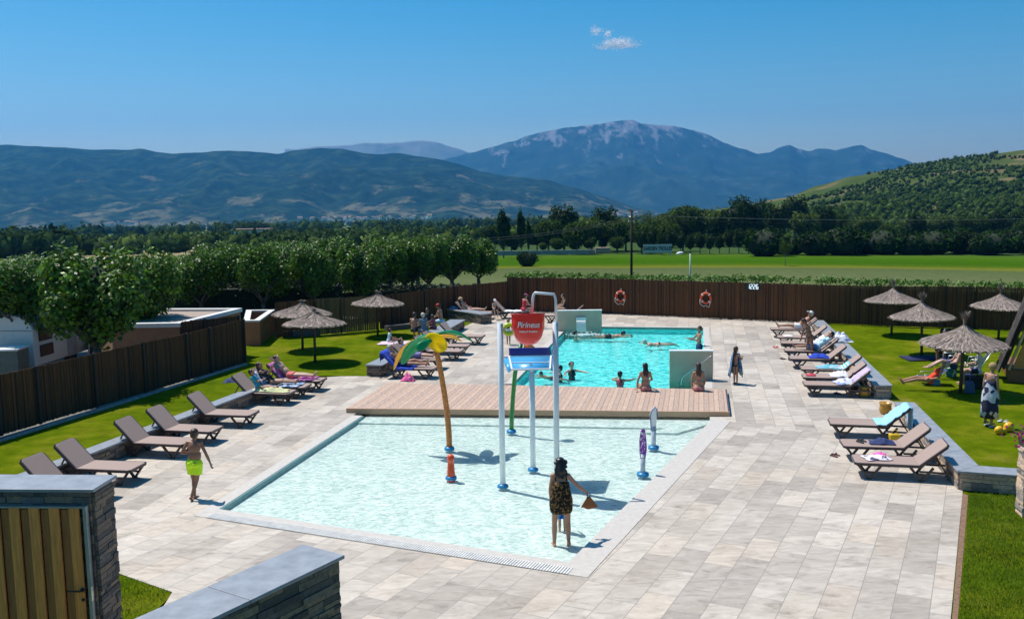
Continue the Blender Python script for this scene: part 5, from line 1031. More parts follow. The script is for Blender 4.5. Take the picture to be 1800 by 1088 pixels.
def person(label,loc,rz=0,h=1.65,pel=(0,0,.92),up=(0,0,1),fwd=(0,1,0),up2=None,aL=((-.15,0,-1),(-.05,.1,-1)),aR=((.15,0,-1),(.05,.1,-1)),lL=((0,0,-1),(0,0,-1),(0,1,0)),lR=((0,0,-1),(0,0,-1),(0,1,0)),hu=None,hf=None,skin=0,hair=('short',HD),wear=(),fem=True,fine=False,face=False,hs=1.0,wd=1.0,vox=None,cut=None):
    s=h/1.7; up=V(up).normalized(); fwd=V(fwd); fwd=(fwd-up*fwd.dot(up)).normalized(); rt=fwd.cross(up).normalized(); up2=V(up2).normalized() if up2 else up
    f2=(fwd-up2*fwd.dot(up2)).normalized(); r2=f2.cross(up2).normalized(); hu=V(hu).normalized() if hu else up2; hf=V(hf) if hf else f2; hf=(hf-hu*hf.dot(hu)).normalized(); hr=hf.cross(hu)
    pel=V(pel); if_=.9 if fem else 1.0
    ch=pel+up*.27*s; nk=ch+up2*.24*s; hs=hs*1.1; hd=nk+hu*.158*s*(.5+.5*hs)
    S=[nk-up2*.045*s-r2*.165*s*if_,nk-up2*.045*s+r2*.165*s*if_]; H=[pel-rt*.088*s-up*.02*s,pel+rt*.088*s-up*.02*s]
    J={}; ax=(rt,fwd,up); ax2=(r2,f2,up2); hx=(hr,hf,hu)
    for i,(a,l) in enumerate(((aL,lL),(aR,lR))):
        el=S[i]+V(a[0]).normalized()*.275*s; wr=el+V(a[1]).normalized()*.245*s; hn=V(a[2]).normalized() if len(a)>2 else V(a[1]).normalized()
        kn=H[i]+V(l[0]).normalized()*.42*s; an=kn+V(l[1]).normalized()*.41*s; J[i]=(el,wr,hn,kn,an,V(l[2]).normalized())
    def prims(b,inf=0,parts='all',len_=1.0):
        A=lambda k: parts=='all' or k in parts
        if A('pelvis'): b.ell(pel,(.158*s*wd+inf,.108*s*wd+inf,.115*s+inf*.3),ax,20,12); 
        if A('pelvis'):
            for q in(-1,1): b.ell(pel-up*.035*s+rt*.07*s*q-fwd*.045*s,(.085*s*wd+inf,.085*s*wd+inf,.09*s+inf),ax,14,10)
        if A('belly'): b.ell(pel+up*.15*s+fwd*.012*s*wd,(.138*s*wd*if_+inf,.097*s*wd+inf,.17*s),ax,20,12)
        if A('chest'):
            b.ell(ch+up2*.09*s,(.148*s*if_*wd**.5+inf,.10*s+inf,.165*s),ax2,20,12)
            if fem:
                for q in(-1,1): b.ell(ch+up2*.075*s+r2*.068*s*q+f2*.075*s,(.058*s+inf,.052*s+inf,.058*s+inf),ax2,12,8)
        if A('shoulders'): b.cap(S[0],S[1],.052*s+inf,.052*s+inf,14)
        if A('head'):
            b.cap(nk-up2*.03*s,nk+hu*.11*s,.052*s,.046*s,12); b.ell(hd+hu*.02*s*hs,(.074*s*hs,.092*s*hs,.088*s*hs),hx,20,14); b.ell(hd-hu*.045*s*hs+hf*.022*s*hs,(.055*s*hs,.066*s*hs,.07*s*hs),hx,14,10)
            b.ell(hd-hu*.015*s*hs+hf*.094*s*hs,(.013*s*hs,.02*s*hs,.024*s*hs),hx,8,6)
            for q in(-1,1): b.ell(hd+hr*.077*s*hs*q-hu*.01*s*hs,(.010*s*hs,.02*s*hs,.03*s*hs),hx,8,6)
        for i in(0,1):
            el,wr,hn,kn,an,ft=J[i]
            if A('arms') or A('sleeves'):
                e2=S[i].lerp(el,.55) if not A('arms') else el; b.ell(S[i],(.052*s+inf,)*3,None,12,8); b.cap(S[i],e2,.045*s+inf,.036*s+inf,12)
            if A('arms'):
                b.cap(el,el.lerp(wr,.35),.036*s,.038*s,12); b.cap(el.lerp(wr,.35),wr,.038*s,.024*s,12)
                sd=hn.cross(V((0,0,1))); sd=sd.normalized() if sd.length>.2 else V((1,0,0)); sd=f2-hn*f2.dot(hn) if abs(hn.dot(f2))<.8 else sd; sd.normalize(); nr=hn.cross(sd).normalized()
                b.ell(wr+hn*.05*s,(.036*s,.015*s,.052*s),(sd,nr,hn),12,8); b.cap(wr,wr+hn*.03*s,.023*s,.022*s,10)
                inn=-nr if i==0 else nr
                for k in range(4):
                    L_=(.068,.078,.072,.056)[k]*s; o_=(1.5-k)*.019*s; p0=wr+hn*.088*s+sd*o_; d1=(hn*.93+inn*.3+sd*(1.5-k)*.06).normalized(); d2=(hn*.7+inn*.7).normalized(); p1=p0+d1*L_*.52; b.cap(p0-hn*.02*s,p1,.0092*s,.0085*s,8); b.cap(p1,p1+d2*L_*.5,.0085*s,.0070*s,8)
                t0=wr+hn*.03*s+sd*.028*s; t1=t0+(hn*.7+sd*.65+inn*.3).normalized()*.04*s; b.cap(t0,t1,.011*s,.010*s,8); b.cap(t1,t1+(hn*.9+inn*.4).normalized()*.03*s,.010*s,.008*s,8)
            if A('legs') or A('thighs'):
                kk=H[i].lerp(kn,len_) if not A('legs') else kn
                if A('legs'): b.cap(H[i],kn,.083*s*wd,.052*s,14)
                else: b.tube([H[i]+up*.02*s,H[i].lerp(kk,.5),kk],[.094*s*wd+inf,.095*s*wd+inf,.09*s*wd+inf*1.3],16)
            if A('legs'):
                b.cap(kn,kn.lerp(an,.3),.050*s,.054*s,12); b.cap(kn.lerp(an,.3),an,.054*s,.033*s,12); sd=ft.cross(V((0,0,1))); sd=sd.normalized() if sd.length>.1 else rt
                nz=sd.cross(ft); hl=an-nz*.03*s-ft*.035*s; b.cap(hl,an-nz*.035*s+ft*.10*s,.034*s,.032*s,10); b.ell(an-nz*.045*s+ft*.13*s,(.042*s,.06*s,.022*s),(sd,ft,nz),12,8); b.ell(an-nz*.05*s+ft*.185*s+sd*(.015*s if i==0 else -.015*s),(.018*s,.022*s,.014*s),(sd,ft,nz),8,6)
    b=MB(); prims(b); vx=vox or (.0075*s if fine else .0115*s); me=remesh(b,SK[skin],vx,9 if fine else 5)
    root=bpy.data.objects.new('person',me); C.objects.link(root); root.location=loc; root.rotation_euler=(0,0,rz); tag(root,label,'person')
    info=dict(pel=pel,ch=ch,nk=nk,hd=hd,S=S,H=H,J=J,up=up,fwd=fwd,rt=rt,up2=up2,f2=f2,r2=r2,hu=hu,hf=hf,hr=hr,s=s,root=root)
    for w_ in wear:
        b=MB(); k=w_[0]; m_=w_[1]; nm=k
        if k=='shorts': prims(b,.009*s,('pelvis','thighs'),w_[2] if len(w_)>2 else .55); nm='swim_shorts'
        elif k=='brief':
            b.ell(pel-up*.02*s,(.172*s*wd,.122*s*wd,.075*s),ax,20,12)
            for q in(-1,1): b.ell(pel-up*.05*s+rt*.07*s*q-fwd*.045*s,(.092*s*wd,.094*s*wd,.07*s),ax,14,10)
            nm='swim_brief'
        elif k=='top':
            for q in(-1,1): b.ell(ch+up2*.075*s+r2*.068*s*q+f2*.078*s,(.062*s,.057*s,.058*s),ax2,12,8); b.cap(ch+up2*.12*s+r2*.07*s*q+f2*.10*s,nk+r2*.075*s*q-up2*.01*s,.010*s,.010*s,6); 
            b.ell(ch+up2*.075*s,(.153*s*if_,.108*s,.018*s),ax2,24,8); nm='bikini_top'
        elif k=='suit': prims(b,.008*s,('pelvis','belly','chest')); nm='swimsuit'
        elif k=='tee': prims(b,.016*s,('pelvis','belly','chest','shoulders','sleeves')); nm='shirt'
        if k=='hat':
            g=MB(); g.lathe([(0,.06),(.055,.055),(.085,.02),(.09,-.02),(.15,-.035),(.155,-.028),(.09,-.01)] if len(w_)<3 else [(0,.055),(.06,.05),(.086,.0),(.09,-.03),(.084,-.03),(.0,.04)],20); M=Matrix((hr,hf,hu)).transposed(); c=hd+hu*(.065)*s*hs
            for i,v in enumerate(g.v): g.v[i]=tuple(M@(V(v)*s*hs)+c)
            if len(w_)>2: g.sheet([[c+(hf*.07+hr*x)*s*hs for x in(-.06,0,.06)],[c+(hf*.17+hr*x-hu*.03)*s*hs for x in(-.045,0,.045)]],.008)
            g.build('hat',m_,root); continue
        if k=='dress':
            L_=w_[2]; g=MB(); n=30; g.smooth=True; rows=[]; 
            bot=pel-V((0,0,1))*L_*s
            prof=w_[3]; 
            for (c_,rx,ry) in prof:
                a0=(pel.lerp(ch,max(0,c_)) if c_<=1 else ch.lerp(nk,c_-1)) if c_>=0 else pel+ (bot-pel)*(-c_); axx=(r2,f2) if c_>.5 else (rt,fwd)
                rows.append([a0+axx[0]*(rx*s*math.cos(2*math.pi*q/n))+axx[1]*(ry*s*math.sin(2*math.pi*q/n))*(1) + (axx[0]*math.cos(2*math.pi*q/n)+axx[1]*math.sin(2*math.pi*q/n))*(.012*s*math.sin(q*2*math.pi/n*6+c_*3)*(c_<.3)) for q in range(n+1)])
            g.sheet(rows,.010*s)
            for q in(-1,1): g.tube([rows[-1][0]*0+ch.lerp(nk,.45)+r2*.105*s*q-f2*.085*s,nk+r2*.10*s*q-up2*.0+f2*.0,ch.lerp(nk,.45)+r2*.10*s*q+f2*.11*s],w_[4]*s if len(w_)>4 else .012*s,8)
            o=g.build('dress',m_,root); continue
        me2=remesh(b,m_,vx*1.15,2); link(nm,me2,root)
    # hair
    if hair:
        st,hm_=hair; b=MB(); b.ell(hd+hu*.032*s*hs-hf*.014*s*hs,(.083*s*hs,.093*s*hs,.088*s*hs),hx,18,12); 
        if st=='short': b.ell(hd-hf*.045*s*hs-hu*.015*s,(.072*s*hs,.055*s*hs,.075*s*hs),hx,14,10)
        if st in('curly','bun'):
            rg=random.Random(9)
            for q in range(110): v=V((rg.gauss(0,1),rg.gauss(0,1),rg.gauss(0,1))).normalized(); b.ell(hd+hu*.025*s+hr*v.x*.085*s-hf*(.02+abs(v.y)*.075)*s+hu*v.z*.085*s,(rg.uniform(.02,.036)*s,)*3,None,7,5)
        if st in('long','wavy'):
            k=1 if st=='long' else .8; b.cap(hd-hf*.045*s,hd-hf*.075*s-hu*.16*s*k,.082*s,.078*s,12); b.cap(hd-hf*.06*s-hu*.14*s*k-hr*.04*s,hd-hf*.08*s-hu*.27*s*k-hr*.045*s,.06*s,.042*s,10); b.cap(hd-hf*.06*s-hu*.14*s*k+hr*.04*s,hd-hf*.085*s-hu*.32*s*k+hr*.03*s,.06*s,.035*s,10)
        if st=='wavy':
            rg=random.Random(4)
            for q in range(110): v=V((rg.gauss(0,1),rg.gauss(0,1),rg.gauss(0,1))).normalized(); c=hd-hf*.05*s-hu*rg.uniform(-.06,.20)*s+hr*v.x*.115*s-hf*abs(v.y)*.05*s+hu*v.z*.07*s; b.ell(c,(rg.uniform(.016,.03)*s,)*3,None,7,5)
        if st=='bun': b.ell(hd-hf*.04*s-hu*.01*s,(.072*s*hs,.06*s*hs,.07*s*hs),hx,14,10); b.ell(hd-hf*.10*s+hu*.05*s,(.035*s,)*3,None,10,8)
        me3=remesh(b,hm_,.012*s,2); 
        link('hair',me3,root)
    if face:
        for q in(-1,1): g=MB(); g.ell(hd+hr*.03*s*hs*q+hf*.086*s*hs+hu*.004*s,(.011*s,.006*s,.007*s),hx,8,6); g.build('eye',EYE,root)
        g=MB(); g.ell(hd-hu*.052*s*hs+hf*.083*s*hs,(.022*s,.006*s,.006*s),hx,8,6); g.build('mouth',LIP,root)
    return info
def fabric(name,c1,c2,sc,kind='blob',c3=None,rough=.85):
    m,n,p=nodes(name); v=coords(n)
    if kind=='blob': t=N(n,'ShaderNodeTexVoronoi',i_Scale=sc); L(n,v,t.inputs['Vector']); s_=N(n,'ShaderNodeSeparateColor'); L(n,t.outputs['Color'],s_.inputs[0]); f=s_.outputs[0]
    elif kind=='noise': t=N(n,'ShaderNodeTexNoise',i_Scale=sc,i_Detail=4.0); L(n,v,t.inputs['Vector']); f=t.outputs['Fac']
    else: t=N(n,'ShaderNodeTexWave',i_Scale=sc,i_Distortion=1.0); t.bands_direction=kind; L(n,v,t.inputs['Vector']); f=t.outputs['Fac']
    st=[(0,c1),(.5,c2)]+([(.75,c3)] if c3 else []); r=ramp(n,st); r.color_ramp.interpolation='CONSTANT' if kind!='noise' else 'LINEAR'; L(n,f,r.inputs[0]); L(n,r.outputs[0],p.inputs['Base Color']); p.inputs['Roughness'].default_value=rough; p.inputs['Specular IOR Level'].default_value=.2
    return m
# --- woman in the paddling pool
q=W(987,962,-.15); q.z=-.15
leop=fabric('leopard_print',(.012,.010,.008),(.20,.12,.035),40,'blob',(.03,.02,.012))
I=person('woman with curly black hair in a leopard print tunic wading in the paddling pool',q,R(3),1.63,(0,0,.90),fwd=(0,1,0),up=(-.02,.05,1),up2=(.03,.22,1),hu=(.02,.30,1),aL=((-.18,.12,-1),(.06,.25,-1),(.1,.3,-1)),aR=((.62,.18,-.75),(.72,.12,-.62),(.25,.05,-1)),lL=((-.10,.02,-1),(-.02,-.05,-1),(-.1,1,0)),lR=((.10,.05,-1),(.02,-.06,-1),(.15,1,0)),skin=0,hair=('wavy',HB),fine=True,wd=1.12,hs=1.05,wear=(('brief',HB),('dress',leop,.24,[(-1,.185,.15),(-.8,.21,.17),(-.3,.225,.175),(0,.215,.17),(.4,.195,.15),(.8,.175,.14),(1.0,.17,.135),(1.35,.155,.12)],.016)))
# fan of brown cloth bag held in the right hand
wr=I['J'][1][1]+V((.03,0,-.07)); bg_=empty('cloth_bag',q+wr,R(3),'reddish brown fan shaped cloth held in the hand of the wading woman','bag'); b=MB(); g=[]
for i in range(5): t=i/4; g.append([V(((-.02-.12*t)+(.04+.27*t)*j/8,.02*math.sin(j*1.7)*(t+.2),-.22*t+.02*math.cos(j*.8)*t)) for j in range(9)])
b.sheet(g,.018); b.build('body',fabric('rust_cloth',(.22,.075,.03),(.30,.12,.05),9,'noise'),bg_); b=MB(); b.tube([(-.015,0,.0),(-.03,.01,.06),(0,.02,.09),(.03,.01,.05),(.02,0,0)],.007,6); b.build('strap',mat('strap_rust',(.2,.06,.03),.8),bg_)
# small child in blue in front of her
q2=W(990,948,-.15); q2.z=-.15; bl=fabric('blue_dotted',(.01,.08,.30),(.01,.12,.42),20,'blob',(.05,.25,.55)); person('small child in blue swimwear seen between the legs of the wading woman',q2+V((0,.32,0)),0,.92,(0,0,.49),aL=((-.3,.3,-1),(0,.5,-1)),aR=((.3,.3,-1),(0,.5,-1)),hair=('short',HD),skin=0,hs=1.3,fem=False,wear=(('tee',bl),('shorts',bl,.8)))
# --- walking boy
q=W(345,877); nl=mat('neon_shorts',(.62,.95,.01),.7,.05,20)
I=person('barefoot boy in neon yellow swim shorts walking along the left side of the pool',q,R(-8),1.50,(0,0,.80),up=(.03,.04,1),up2=(.02,.1,1),hu=(.06,.1,1),aL=((-.45,-.25,-.8),(.35,.65,-.15),(.4,.5,.1)),aR=((.45,-.05,-.9),(.35,.1,-.95),(.15,.1,-1)),lL=((.05,.16,-1),(.02,-.05,-1),(.05,1,-.1)),lR=((-.10,-.05,-1),(-.22,-.30,-.9),(0,.75,-.65)),skin=2,hair=('short',HD),fem=False,fine=True,wd=1.2,hs=1.08,wear=(('shorts',nl,.62),))
b=MB(); b.ell((0,0,0),(.035,.006,.012),None,10,6); o=b.build('shorts_logo',mat('shorts_mark',(.02,.05,.02),.7),I['root']); o.location=I['pel']-I['fwd']*.152+I['rt']*.075+I['up']*.03
# --- lady on the right lawn
q=W(1738,749); mx_=fabric('tie_dye_dress',(.50,.56,.66),(.42,.48,.60),5,'noise'); n=mx_.node_tree; tb=fabric('tie_blocks',(.03,.03,.06),(.50,.55,.64),8,'blob',(.55,.56,.60))
I=person('blonde woman in a long blue white and black sleeveless dress standing on the lawn',q,R(-55),1.64,(0,0,.93),up=(0,.02,1),up2=(0,.08,1),hu=(.05,.25,1),aL=((-.12,-.08,-1),(0,.15,-1)),aR=((.15,-.05,-1),(.02,.2,-1)),lL=((-.05,.12,-1),(0,-.1,-1),(0,1,0)),lR=((.05,-.05,-1),(0,-.15,-1),(0,1,0)),hair=('curly',HL),fine=True,wd=1.1,hs=1.05,wear=(('dress',tb,.72,[(-1,.23,.20),(-.6,.215,.18),(-.25,.21,.17),(0,.195,.16),(.4,.165,.13),(.8,.155,.12),(1.15,.15,.115)],.009),))
for sx_ in(-.1,.09):
    b=MB(); b.ell((0,0,0),(.05,.13,.012),None,14,6); o=b.build('sandal',mat('pale_sandal',(.5,.6,.62),.6),I['root']); o.location=(sx_,.10 if sx_<0 else -.02,.012)
# --- women sitting on the deck edge
def sitter(px,py,lab,rz,aL,aR,hairm,h=1.62,hu=(0,.1,1),w=(),loc=None,sk=0,**k):
    k.setdefault('wd',1.18)
    q=loc or W(px,py,dz); return person(lab,q,R(rz),h,(0,0,.12),up=(0,.10,1),up2=(0,.16,1),hu=hu,aL=aL,aR=aR,lL=((-.08,1,.05),(0,.12,-1),(0,.8,-.6)),lR=((.10,1,.05),(0,.12,-1),(0,.8,-.6)),hair=('long',hairm),skin=sk,fine=True,wear=w,**k)
pk=mat('faded_pink',(.45,.16,.17),.8); bk=mat('black_bikini',(.012,.012,.015),.7)
sitter(1135,687,'long haired woman in a bikini sitting on the deck edge, leaning on her left hand',3,((-.4,-.15,-.9),(-.15,-.2,-1),(-.3,-.6,-.2)),((.3,.35,-.8),(-.1,.8,-.3)),HB,w=(('brief',pk),('top',bk)))
sitter(1228,687,'long brown haired woman sitting upright on the deck in front of the steps wall',-2,((-.25,.05,-1),(.15,.35,-.9)),((.25,.05,-1),(-.15,.35,-.9)),HD,w=(('brief',pk),))
# --- girl wrapped in towel
q=W(1293,675); tw_=fabric('blue_yellow_towel',(.03,.11,.30),(.42,.36,.05),3.2,'X',(.10,.26,.42)); I=person('girl wrapped in a blue and yellow towel standing on the paving beside the pool',q,R(-60),1.22,(0,0,.66),aL=((-.2,.5,-.8),(.5,.6,.3)),aR=((.2,.5,-.8),(-.5,.6,.3)),hair=('long',HD),skin=0,hs=1.15,fem=False,wear=(('brief',bk),))
b=MB(); g=[]
for i in range(9):
    t=i/8; g.append([V(((.135+.12*t+.02*math.sin(a*.9+i))*math.cos(a*.31-.2),(.10+.13*t+.02*math.sin(a*1.7))*math.sin(a*.31-.2),1.02-.62*t-.16*t*abs(math.sin(a*.9)))) for a in range(17)])
b.sheet(g,.012); o=b.build('towel',tw_); o.location=q; o.rotation_euler=(0,0,R(-60)); tag(o,'blue and yellow striped towel wrapped round the standing girl','towel')
# --- bathers in the pool
wl_=-.055
def bather(px,py,lab,depth,rz,**k):
    q=W(px,py,wl_); q.z=wl_-depth; return person(lab,q,R(rz),k.pop('h',1.65),k.pop('pel',(0,0,.92)),**k)
fl_=dict(aL=((-.7,.6,-.1),(-.3,.9,0)),aR=((.7,.6,-.1),(.3,.9,0)))
bather(1090,670,'dark haired bather with red bikini straps in the water by the deck edge',1.34,-20,hair=('short',HB),wear=(('suit',mat('red_suit',(.5,.03,.05),.7)),),aL=((-.6,.7,-.1),(.3,.9,.05)),aR=((.6,.7,-.05),(.4,.9,.05)))
bather(1005,655,'bather with brown hair up to the chest in the near part of the pool',1.30,200,hair=('bun',HD),skin=1,face=True,wear=(('suit',bk),),**fl_)
bather(984,659,'dark haired bather half hidden behind the tower pole',1.34,80,hair=('short',HB),skin=1,wear=(('suit',bk),),**fl_)
q=W(969,662,wl_); person('child swimming on the front just left of the tower pole',V((q.x,q.y,wl_-.06)),R(90),1.1,(0,0,0),up=(0,1,.25),fwd=(0,.2,-1),aL=((-.5,1,0),(0,1,0)),aR=((.5,1,0),(0,1,0)),lL=((0,-1,-.1),(0,-1,-.1),(0,-1,-.3)),lR=((0,-1,-.1),(0,-1,-.1),(0,-1,-.3)),hu=(0,.4,1),hf=(0,1,0),hair=('short',HB),wear=(('shorts',bk),),fem=False)
bather(1012,590,'dark haired bather standing under the waterfall spout',1.46,-90,hair=('short',HB),skin=1,**fl_)
def floater(px,py,lab,rz,h=1.6,**k):
    q=W(px,py,wl_); return person(lab,V((q.x,q.y,wl_-.04)),R(rz),h,(0,0,0),up=(0,1,.06),fwd=k.pop('fwd',(0,0,-1)),lL=((-.15,-1,0),(0,-1,0),(0,-1,-.2)),lR=((.15,-1,0),(0,-1,0),(0,-1,-.2)),hu=(0,.8,.7),hf=(0,.7,-.3),**k)
floater(1072,590,'swimmer stretched out flat on the water beyond the foam of the waterfall',-92,aL=((-.5,1,0),(.2,1,0)),aR=((.5,1,0),(-.2,1,0)),hair=('short',HB),skin=0,fem=False,wear=(('shorts',bk),))
floater(1156,604,'swimmer doing breaststroke in the middle of the far pool water',95,1.5,aL=((-1,.3,0),(-.8,.5,0)),aR=((1,.3,0),(.8,.5,0)),hair=('short',HG),skin=1,wear=(('brief',mat('navy_cloth',(.015,.03,.12),.8)),))
q=W(1229,610,wl_); person('man standing waist deep at the right side of the pool gesturing',V((q.x,q.y,wl_-.88)),R(95),1.72,(0,0,.95),aL=((-.2,.6,-.8),(.1,.9,.1)),aR=((.2,.6,-.8),(-.1,.9,.1)),hair=('short',HD),skin=0,fem=False,face=True,wear=(('shorts',mat('navy_cloth',(.015,.03,.12))),))
# --- people on loungers: local x = head direction
def onl_(key,lab,h,ang,x=.20,**k):
    p,a=LG[key]; ca,sa=math.cos(ang),math.sin(ang); off_=k.pop('dy',0); q=p+V((-math.sin(a)*off_,math.cos(a)*off_,0))
    d=dict(up=(ca,0,sa),fwd=(-sa,0,ca),aL=((-.2,.35,-.4),(-1,-.1,-.1)),aR=((-.2,-.35,-.4),(-1,.1,-.1)),lL=((-1,.06,.10),(-1,.02,-.06),(-.6,.1,1)),lR=((-1,-.06,.05),(-1,-.02,-.02),(-.6,-.1,1)),hf=(-1,0,.6),hu=(ca*.6,0,sa+.3)); d.update(k)
    return person(lab,q,a,h,(x,0,.49),**d)
A4=R(46); A3=R(40)
white=mat('white_cloth',(.75,.75,.75),.9,.04); blue=mat('royal_blue_cloth',(.01,.05,.42),.9,.08); navy=mat('navy_cloth',(.015,.03,.12)); coral=mat('coral_cloth',(.70,.16,.14),.8)
onl_('L7','sunbather in pink shorts lying back with both arms behind the head',1.72,A4,aL=((.45,.75,.35),(.15,-.85,.35)),aR=((.45,-.75,.35),(.15,.85,.35)),skin=1,hair=('short',HD),fem=False,face=True,wear=(('shorts',coral,.45),))
onl_('L6','woman in black swimsuit lying on a lounger reading a book',1.62,A4,aL=((-.5,.3,-.2),(-.5,-.2,.9)),aR=((-.5,-.3,-.2),(-.5,.2,.9)),skin=0,hair=('long',HD),face=True,wear=(('suit',bk),))
p,a=LG['L6']; bo_=empty('book',p+V((math.cos(a)*.02,math.sin(a)*.02,.98)),a,'grey book held up by the woman reading on the lounger','book'); b=MB(); b.box((0,-.075,0),(.02,.15,.22),Matrix.Rotation(R(25),3,'Y')); b.box((0,.078,0),(.02,.15,.22),Matrix.Rotation(R(25),3,'Y')); b.build('pages',mat('book_cover',(.14,.14,.12),.6),bo_)
onl_('L5','child in turquoise top sitting up on a lounger under a pale yellow towel',1.22,R(62),.12,aL=((-.5,.3,-.5),(-.8,-.3,.3)),aR=((-.5,-.3,-.5),(-.8,.3,.3)),skin=0,hs=1.15,hair=('short',HB),face=True,fem=False,wear=(('tee',mat('turquoise_cloth',(.02,.30,.38),.8)),))
onl_('B1','man lying on a blue towel with an arm over his face behind the palm',1.75,A4,aL=((.35,.55,.55),(-.1,-.9,.25)),aR=((-.6,-.3,-.5),(-.8,.3,.2)),skin=0,hair=('short',HG),fem=False,wear=(('shorts',navy,.45),),lL=((-.9,.1,.3),(-1,0,-.3),(-.3,.1,1)))
onl_('B2','bather in a violet striped dress reclining on a lounger behind the palm',1.62,A4,skin=1,hair=('short',HD),face=True,wear=(('tee',fabric('violet_stripes',(.12,.10,.30),(.30,.28,.50),14,'X')),('shorts',fabric('violet_stripes2',(.12,.10,.30),(.30,.28,.50),14,'X'),.9)))
onl_('A1','man in a white hat and white shorts reclining on the farthest right lounger',1.74,R(44),skin=0,hair=('short',HG),fem=False,wd=1.25,face=True,wear=(('shorts',white,.5),('hat',white,1)))
onl_('A4','bather lying with a pale blue wrap over the waist, far right row',1.66,A3,skin=0,hair=('short',HB),wear=(('tee',mat('pale_blue_cloth',(.42,.66,.80),.85)),('shorts',mat('denim_blue',(.10,.20,.42),.85),.9)))
q=W(1421,632); person('tall thin girl in a brown bikini standing between the far right loungers',q+V((0,-.12,0)),R(105),1.62,(0,0,.9),up=(0,.25,1),up2=(0,.45,.9),hu=(0,.7,.7),aL=((-.1,.3,-1),(0,.25,-1)),aR=((.1,.2,-1),(0,.25,-1)),skin=2,hair=('bun',HD),fem=True,wear=(('brief',mat('brown_cloth',(.12,.05,.03),.8)),('top',mat('brown_cloth',(.12,.05,.03)))),lL=((-.05,-.05,-1),(0,-.1,-1),(0,1,0)),lR=((.05,.1,-1),(0,-.1,-1),(0,1,0)))
# --- towels and clothes on loungers
def drape(key,x0,x1,wid,m,name,lab,cat='towel',head=1,over=.16,yo=0,rough=.012,extra=0):
    p,a=LG[key]; ang=A3 if head>0 else A4; b=MB(); g=[]; n=max(6,int((x1-x0)/.07)); rg=random.Random(sum(map(ord,key+name)))
    for i in range(n+1):
        u=x0+(x1-x0)*i/n
        if u<.31: X,Z=u,.385
        elif u<1.06: X,Z=.31+(u-.31)*math.cos(ang),.385+(u-.31)*math.sin(ang)
        else: X,Z=.31+.75*math.cos(ang)+.06,.385+.75*math.sin(ang)-(u-1.06)
        row=[]
        for j in range(-7,8):
            y=j/7*wid/2; dz_=0; yy=y
            if abs(y+yo)>.37: dz_=-(abs(y+yo)-.37); yy=(.385 if y+yo>0 else -.385)-yo
            row.append(V((X+rg.gauss(0,.008),yy+yo,Z+dz_+rg.gauss(0,rough))))
        g.append(row)
    b.sheet(g,.012); o=b.build(name,m); o.location=p; o.rotation_euler=(0,0,a); tag(o,lab,cat); return o
lbl=fabric('light_blue_towel',(.22,.50,.70),(.32,.60,.78),6,'noise'); wpat=fabric('white_blue_pattern',(.70,.72,.76),(.72,.74,.78),9,'blob',(.25,.30,.52))
drape('R1',.10,1.75,.74,lbl,'towel','light blue towel hanging over the backrest of the third nearest right lounger')
drape('B1',-.3,1.35,.86,blue,'towel','royal blue towel under the man behind the water palm',head=-1)
drape('L7',-.75,1.0,.66,fabric('pink_violet_towel',(.35,.08,.30),(.62,.25,.48),3,'Y'),'towel','pink and violet towel under the sunbather in pink shorts',head=-1)
drape('L6',-.80,.9,.68,fabric('blue_pattern_towel',(.10,.16,.32),(.45,.55,.66),8,'blob'),'towel','blue patterned towel under the reading woman',head=-1)
def crumple(loc,rz,size,m,lab,name='cloth',cat='clothes',seed=1,h=.07):
    rg=random.Random(seed); b=MB(); g=[]
    for i in range(15):
        row=[]
        for j in range(15):
            x,y=(i/14-.5),(j/14-.5); r_=math.hypot(x,y)*2; e=1+.25*mn.noise(V((math.atan2(y,x)*1.3,seed,0))); z=h*max(.06,(1-r_**2))*(.55+.9*abs(mn.noise(V((x*5+seed,y*5,seed)))))+.012
            row.append(V((x*size[0]*e,y*size[1]*e,z)))
        g.append(row)
    b.sheet(g,.008); o=b.build(name,m); o.location=loc; o.rotation_euler=(0,0,rz); return tag(o,lab,cat)
def onlounger(key,u,y=0): 
    p,a=LG[key]; return p+V((math.cos(a)*u-math.sin(a)*y,math.sin(a)*u+math.cos(a)*y,.372)),a
o,a=onlounger('R3',-.50,.05); crumple(o,a+.3,(.55,.42),fabric('pink_white_print',(.75,.70,.76),(.72,.66,.75),16,'blob',(.10,.08,.14)),'white top with dark print crumpled on the nearest right lounger',seed=3,h=.08); crumple(o+V((.12,.17,.02)),a,(.28,.2),mat('hot_pink_cloth',(.80,.12,.42),.8),'bright pink cloth beside the printed top on the nearest right lounger',seed=5,h=.07)
o,a=onlounger('R2',-.10,.0); crumple(o,a,(.55,.38),navy,'crumpled navy cloth on the second nearest right lounger',seed=7,h=.14)
def sandals(loc,rz,m,lab,kind='sandals'):
    r=empty('sandals',loc,rz,lab,'shoes')
    for s in(-1,1):
        b=MB(); b.ell((s*.07,s*.03,.014),(.045,.125,.014),None,16,6); so=b.build('sole',m,r); b=MB(); b.tube([(s*.07-.045,.05,.015),(s*.07,.03,.06),(s*.07+.045,.05,.015)],.012,6); b.build('strap',m,so)
o,a=onlounger('R2',-.55,.08); sandals(o,a+.6,mat('black_rubber',(.01,.01,.012),.6),'black sandals standing on the seat of the second nearest right lounger')
